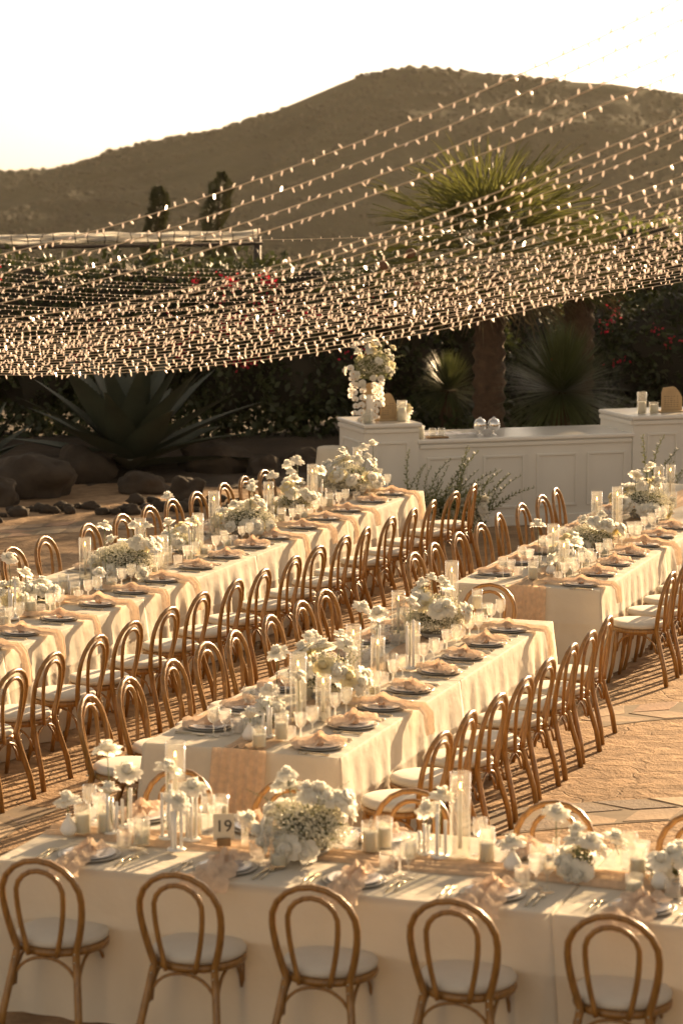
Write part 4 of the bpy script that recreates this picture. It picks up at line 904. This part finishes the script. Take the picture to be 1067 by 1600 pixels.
for a in [(45, 775, 170, 75, 1, 'broad low boulder at the left edge behind the left table'), (130, 752, 120, 60, 2, 'boulder under the big agave, left side'), (0, 790, 70, 50, 3, 'rounded boulder cut by the left picture edge'), (292, 785, 62, 52, 4, 'upright rounded boulder right of the agave'),
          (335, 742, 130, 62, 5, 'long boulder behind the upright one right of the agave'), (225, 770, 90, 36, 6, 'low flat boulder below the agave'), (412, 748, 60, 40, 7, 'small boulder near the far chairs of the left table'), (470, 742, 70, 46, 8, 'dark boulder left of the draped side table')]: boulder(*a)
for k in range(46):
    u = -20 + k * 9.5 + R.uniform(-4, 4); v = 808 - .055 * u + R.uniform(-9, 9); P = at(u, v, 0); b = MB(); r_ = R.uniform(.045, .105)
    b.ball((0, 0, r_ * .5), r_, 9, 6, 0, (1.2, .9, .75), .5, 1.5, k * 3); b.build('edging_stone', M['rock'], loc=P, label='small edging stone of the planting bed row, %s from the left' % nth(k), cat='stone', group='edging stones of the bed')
bd = MB(); bd.grid(lambda s, t: (-9 + 20 * s, 33.3 + 12 * t - 1.6 * s * 0, -.02 + .30 * min(1, t * 3) + .1 * noise.noise(Vector((s * 30, t * 12, 0)))), 60, 24); bd.build('planting_bed', M['soil'], kind='structure')
# bushes
HM = [leafcloud(300 + s, 5200, 1, 1, 1, .085, 'hedge', .42, -.8) for s in range(2)] + [leafcloud(310, 4200, 1, 1, 1, .075, 'hedge2', .4, -.8)]
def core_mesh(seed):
    b = MB(); b.ball((0, 0, 0), .66, 14, 9, 0, (1, 1, 1), .5, 2, seed); return b.mesh('shade_core', M['core'])  # solid dark ball added inside each bush to block light and view
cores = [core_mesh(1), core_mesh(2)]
redleaf = leafcloud(333, 150, 1, 1, 1, .055, 'bract', .78, -.1, 'red_bracts')
redspots = [MB() for _ in range(2)]
def bush(x, y, z, rx, ry, rz, label, mi=0, seed=0, red=0, name='hedge_bush', cat='bush', grp='dark bushes behind the tables'):
    t = thing(name, (x, y, 0), seed * 1.3, label, cat, grp); rr = random.Random(seed)
    ob('shade_core', cores[seed % 2], t, (0, 0, z), 0, scale=(rx, ry, rz)); ob('foliage', HM[mi], t, (0, 0, z), 0, scale=(rx, ry, rz), kind='stuff')
    MB().tube([(0, 0, 0), (.05, 0, z * .5), (0, .03, z)], [.09, .07, .05], 7).build('trunk', M['bark'], t)
    if red:
        b = MB(); vs_ = []
        for c in range(red):
            dz_ = rr.uniform(-.2, .8); a = rr.uniform(0, 6.28); k = math.sqrt(max(0, 1 - dz_ * dz_)) * .86; p0_ = Vector((cos(a) * rx * k, sin(a) * ry * k, z + dz_ * rz * .86))
            for q in range(rr.randrange(6, 16)):
                p = p0_ + Vector((rr.gauss(0, .07), rr.gauss(0, .07), rr.gauss(0, .05))); d = Vector((rr.gauss(0, 1), rr.gauss(0, 1), rr.gauss(0, 1))).normalized() * .028; e = d.orthogonal()
                b.add([p - d, p + e * .7, p + d, p - e * .7], [(0, 1, 2, 3)], 0, False)
        b.build('red_bracts', M['bract'], t, kind='stuff')
k = 0
BL = ['dark leafy bush in the far planting, standing left of the agave', 'dark bush behind the left part of the agave', 'dark bush behind the agave leaves with red blooms', 'dense bush right of the agave with red blooms', 'wide dark bush between the agave and the bar', 'dark bush directly behind the left bar pedestal', 'dark bush behind the low counter left of the palm trunk', 'dark bush behind the palm trunk',
      'bush right of the spiky grass tree with scattered red flowers', 'tall bush behind the right bar pedestal with red flowers', 'bush at the right picture edge']
for (u, Y, top, rx, ry, mi, red), lb in zip([(-90, 37.8, 395, 1.6, 1.1, 0, 0), (60, 38, 390, 1.6, 1.1, 1, 10), (210, 38, 388, 1.6, 1.1, 0, 22), (350, 38, 392, 1.5, 1.1, 1, 70), (470, 38, 400, 1.5, 1.2, 0, 14), (600, 39, 408, 1.4, 1.2, 1, 0), (700, 40, 420, 1.3, 1.1, 0, 0), (800, 42, 455, 1.4, 1.2, 1, 0), (960, 41, 470, 1.3, 1.2, 0, 10), (1060, 40, 440, 1.5, 1.2, 1, 12), (1190, 40, 420, 1.5, 1.2, 0, 6)], BL):
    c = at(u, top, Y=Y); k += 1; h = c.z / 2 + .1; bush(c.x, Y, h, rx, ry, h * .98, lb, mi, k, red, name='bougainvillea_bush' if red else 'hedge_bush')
for (u, Y, top, rx, lb) in [(-60, 47, 425, 2.2, 'taller back hedge tree behind the left bushes'), (150, 49, 415, 2.3, 'taller back hedge tree above the agave'), (320, 50, 405, 2.2, 'back hedge tree below the right cypress'), (480, 48, 412, 2.2, 'back hedge tree left of the palm'), (620, 50, 395, 2.0, 'back hedge tree behind the glowing lamps'), (1000, 46, 322, 1.7, 'lighter green tree right of the palm crown'), (1120, 45, 312, 2.0, 'lighter green tree at the right picture edge')]:
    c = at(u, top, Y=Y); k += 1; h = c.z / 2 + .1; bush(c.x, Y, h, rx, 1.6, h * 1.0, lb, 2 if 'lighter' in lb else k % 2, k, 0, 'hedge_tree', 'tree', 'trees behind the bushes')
ug = leafcloud(350, 6000, 11, .8, .55, .14, 'hedge', .0, -.1, 'undergrowth'); ob('undergrowth', ug, None, (1.5, 37.6, .28), 0, 'low tangled undergrowth filling the dark bed', 'undergrowth', kind='stuff')
for i, (x, y, hh, rx) in enumerate([(9.8, 46, 6.2, 1.9), (12.6, 47, 7.4, 2.1), (15.8, 46, 7.6, 2.2), (19, 47, 7.6, 2.3), (22.5, 46, 7.4, 2.2), (26, 46, 7, 2.3)]):
    k += 1; bush(x, y, hh * .52, rx, 1.7, hh * .56, 'tall leafy tree just beyond the right picture edge, %s from the bar' % nth(i), i % 2, k, 0, 'tall_tree', 'tree', 'tall trees shading the bar')
# cypresses
for (u, top, Y, wd, lb, sd_) in [(243, 293, 56, .24, 'shorter slim dark cypress at left above the beam', 3), (340, 271, 56, .30, 'taller slim dark cypress above the beam end', 8)]:
    c = at(u, top, Y=Y); t = thing('cypress_tree', (c.x, Y, 0), 0, lb, 'cypress', 'slim cypresses'); MB().tube([(0, 0, -.3), (0, 0, 1.5), (.03, 0, c.z - .3)], [.1, .06, .02], 7).build('trunk', M['bark'], t)
    b = MB(); rr = random.Random(sd_)
    for i in range(5200):
        z = rr.uniform(.8, c.z) ; f_ = (z - .8) / (c.z - .8); rad = wd * (1.1 - .25 * f_) * (.72 + .55 * noise.noise(Vector((z * 2.6, sd_, 0)))+.2) * min(1, (1 - f_) * 9 + .25); a = rr.uniform(0, 6.28); rq = rad * math.sqrt(rr.uniform(.03, 1)); cx_ = .10 * sin(z * 3.2 + sd_)
        rq *= 1 + .22 * noise.noise(Vector((cos(a) * 1.5, sin(a) * 1.5, z * 3 + sd_))); p = Vector((cx_ + rq * cos(a), rq * sin(a), z)); d = Vector((cos(a) * .6, sin(a) * .6, rr.uniform(.2, 1))).normalized() * rr.uniform(.05, .10); e = d.orthogonal().normalized() * .022
        b.add([p, p + d * .5 + e, p + d, p + d * .5 - e], [(0, 1, 2, 3)], 0, False)
    b.build('crown', M['cypress'], t)
# palm
def fan_mesh(seed, n=19, L=1.0, mname='blade', spread=1.25):
    rr = random.Random(seed); b = MB()
    b.tube([(-.5, 0, 0), (0, 0, 0)], [.014, .010], 5)
    for i in range(n):
        a = -spread + 2 * spread * i / (n - 1) + rr.uniform(-.04, .04); l = L * rr.uniform(.8, 1.05) * (1 - .18 * (abs(a) / spread) ** 2); dr = rr.uniform(.02, .22); wd = .019; ph = rr.uniform(-.06, .06)
        def fn(s, t): c = t * 2 - 1; w_ = wd * (1 - s) ** .6 * (.5 + s * 1.5 if s < .33 else 1); return Vector((cos(a) * s * l - sin(a) * c * w_, sin(a) * s * l + cos(a) * c * w_, -dr * s ** 3 + .01 * abs(c) + ph * s))
        b.grid(fn, 6, 2)
    return b.mesh('fan_leaf', M[mname])
fans = [fan_mesh(s) for s in range(3)]; dryfan = [fan_mesh(9, 18, 1, 'drygrass', 1.0)]
def palm(u, vc, Y, crown, label, seed, nleaf=64, trunk=True, zb=0, sc=1.0):
    c = at(u, vc, Y=Y); t = thing('fan_palm', (c.x, Y, 0), 0, label, 'palm', 'fan palms'); rr = random.Random(seed)
    if trunk:
        n = 26; MB().lathe([(.20 + .05 * (i % 2) + (.08 if i < 3 else 0), -.1 + (c.z - .1) * i / n) for i in range(n + 1)] + [(0, c.z)], 14).build('trunk', M['trunk'], t)
    for k in range(nleaf):
        el = 1.35 - 2.1 * (k / nleaf) ** .9; a = 2.39996 * k; d = Vector((cos(a) * cos(el), sin(a) * cos(el), sin(el))); p = Vector((0, 0, c.z)) + d * crown * .45
        ob('fan_leaf', fans[k % 3] if el > -.45 else dryfan[0], t, p, Matrix(((d.x, -sin(a), -d.z * cos(a)), (d.y, cos(a), -d.z * sin(a)), (d.z, 0, cos(el)))).to_euler(), scale=crown * rr.uniform(.42, .74))
    return t
palm(765, 402, 37, 1.85, 'big fan palm with bright stiff leaves behind the bar', 4, 54)
palm(905, 430, 38.5, .95, 'lower fan palm with drooping leaves right of the big palm', 6, 40)
# spiky grass trees
def spiky(u, v, Y, r_, n, label, seed):
    c = at(u, v, Y=Y); t = thing('spiky_grass_tree', (c.x, Y, 0), 0, label, 'spiky plant', 'spiky grass plants'); rr = random.Random(seed); b = MB()
    for i in range(n):
        el = rr.uniform(-.75, 1.45); a = rr.uniform(0, 6.28); d = Vector((cos(a) * cos(el), sin(a) * cos(el), sin(el))); L = r_ * rr.uniform(.82, 1.05); s_ = d.cross(Vector((0, 0, 1))).normalized() * .0075; dr = Vector((0, 0, -.12 * L * cos(el)))
        p0_ = Vector((0, 0, c.z)) + d * .05; p1_ = p0_ + d * L * .55 + dr * .25; p2_ = p0_ + d * L + dr
        b.add([p0_ - s_, p0_ + s_, p1_ + s_, p1_ - s_, p2_], [(0, 1, 2, 3), (3, 2, 4)], 0, False)
    b.build('foliage', M['spike'], t, kind='stuff'); MB().tube([(0, 0, 0), (0, 0, c.z)], [.16, .13], 9).build('trunk', M['trunk'], t)
spiky(876, 612, 35.2, 1.02, 1700, 'round spiky grass tree behind the low bar counter', 1)
spiky(700, 610, 37.5, .6, 700, 'small spiky tuft left of the palm trunk', 2)
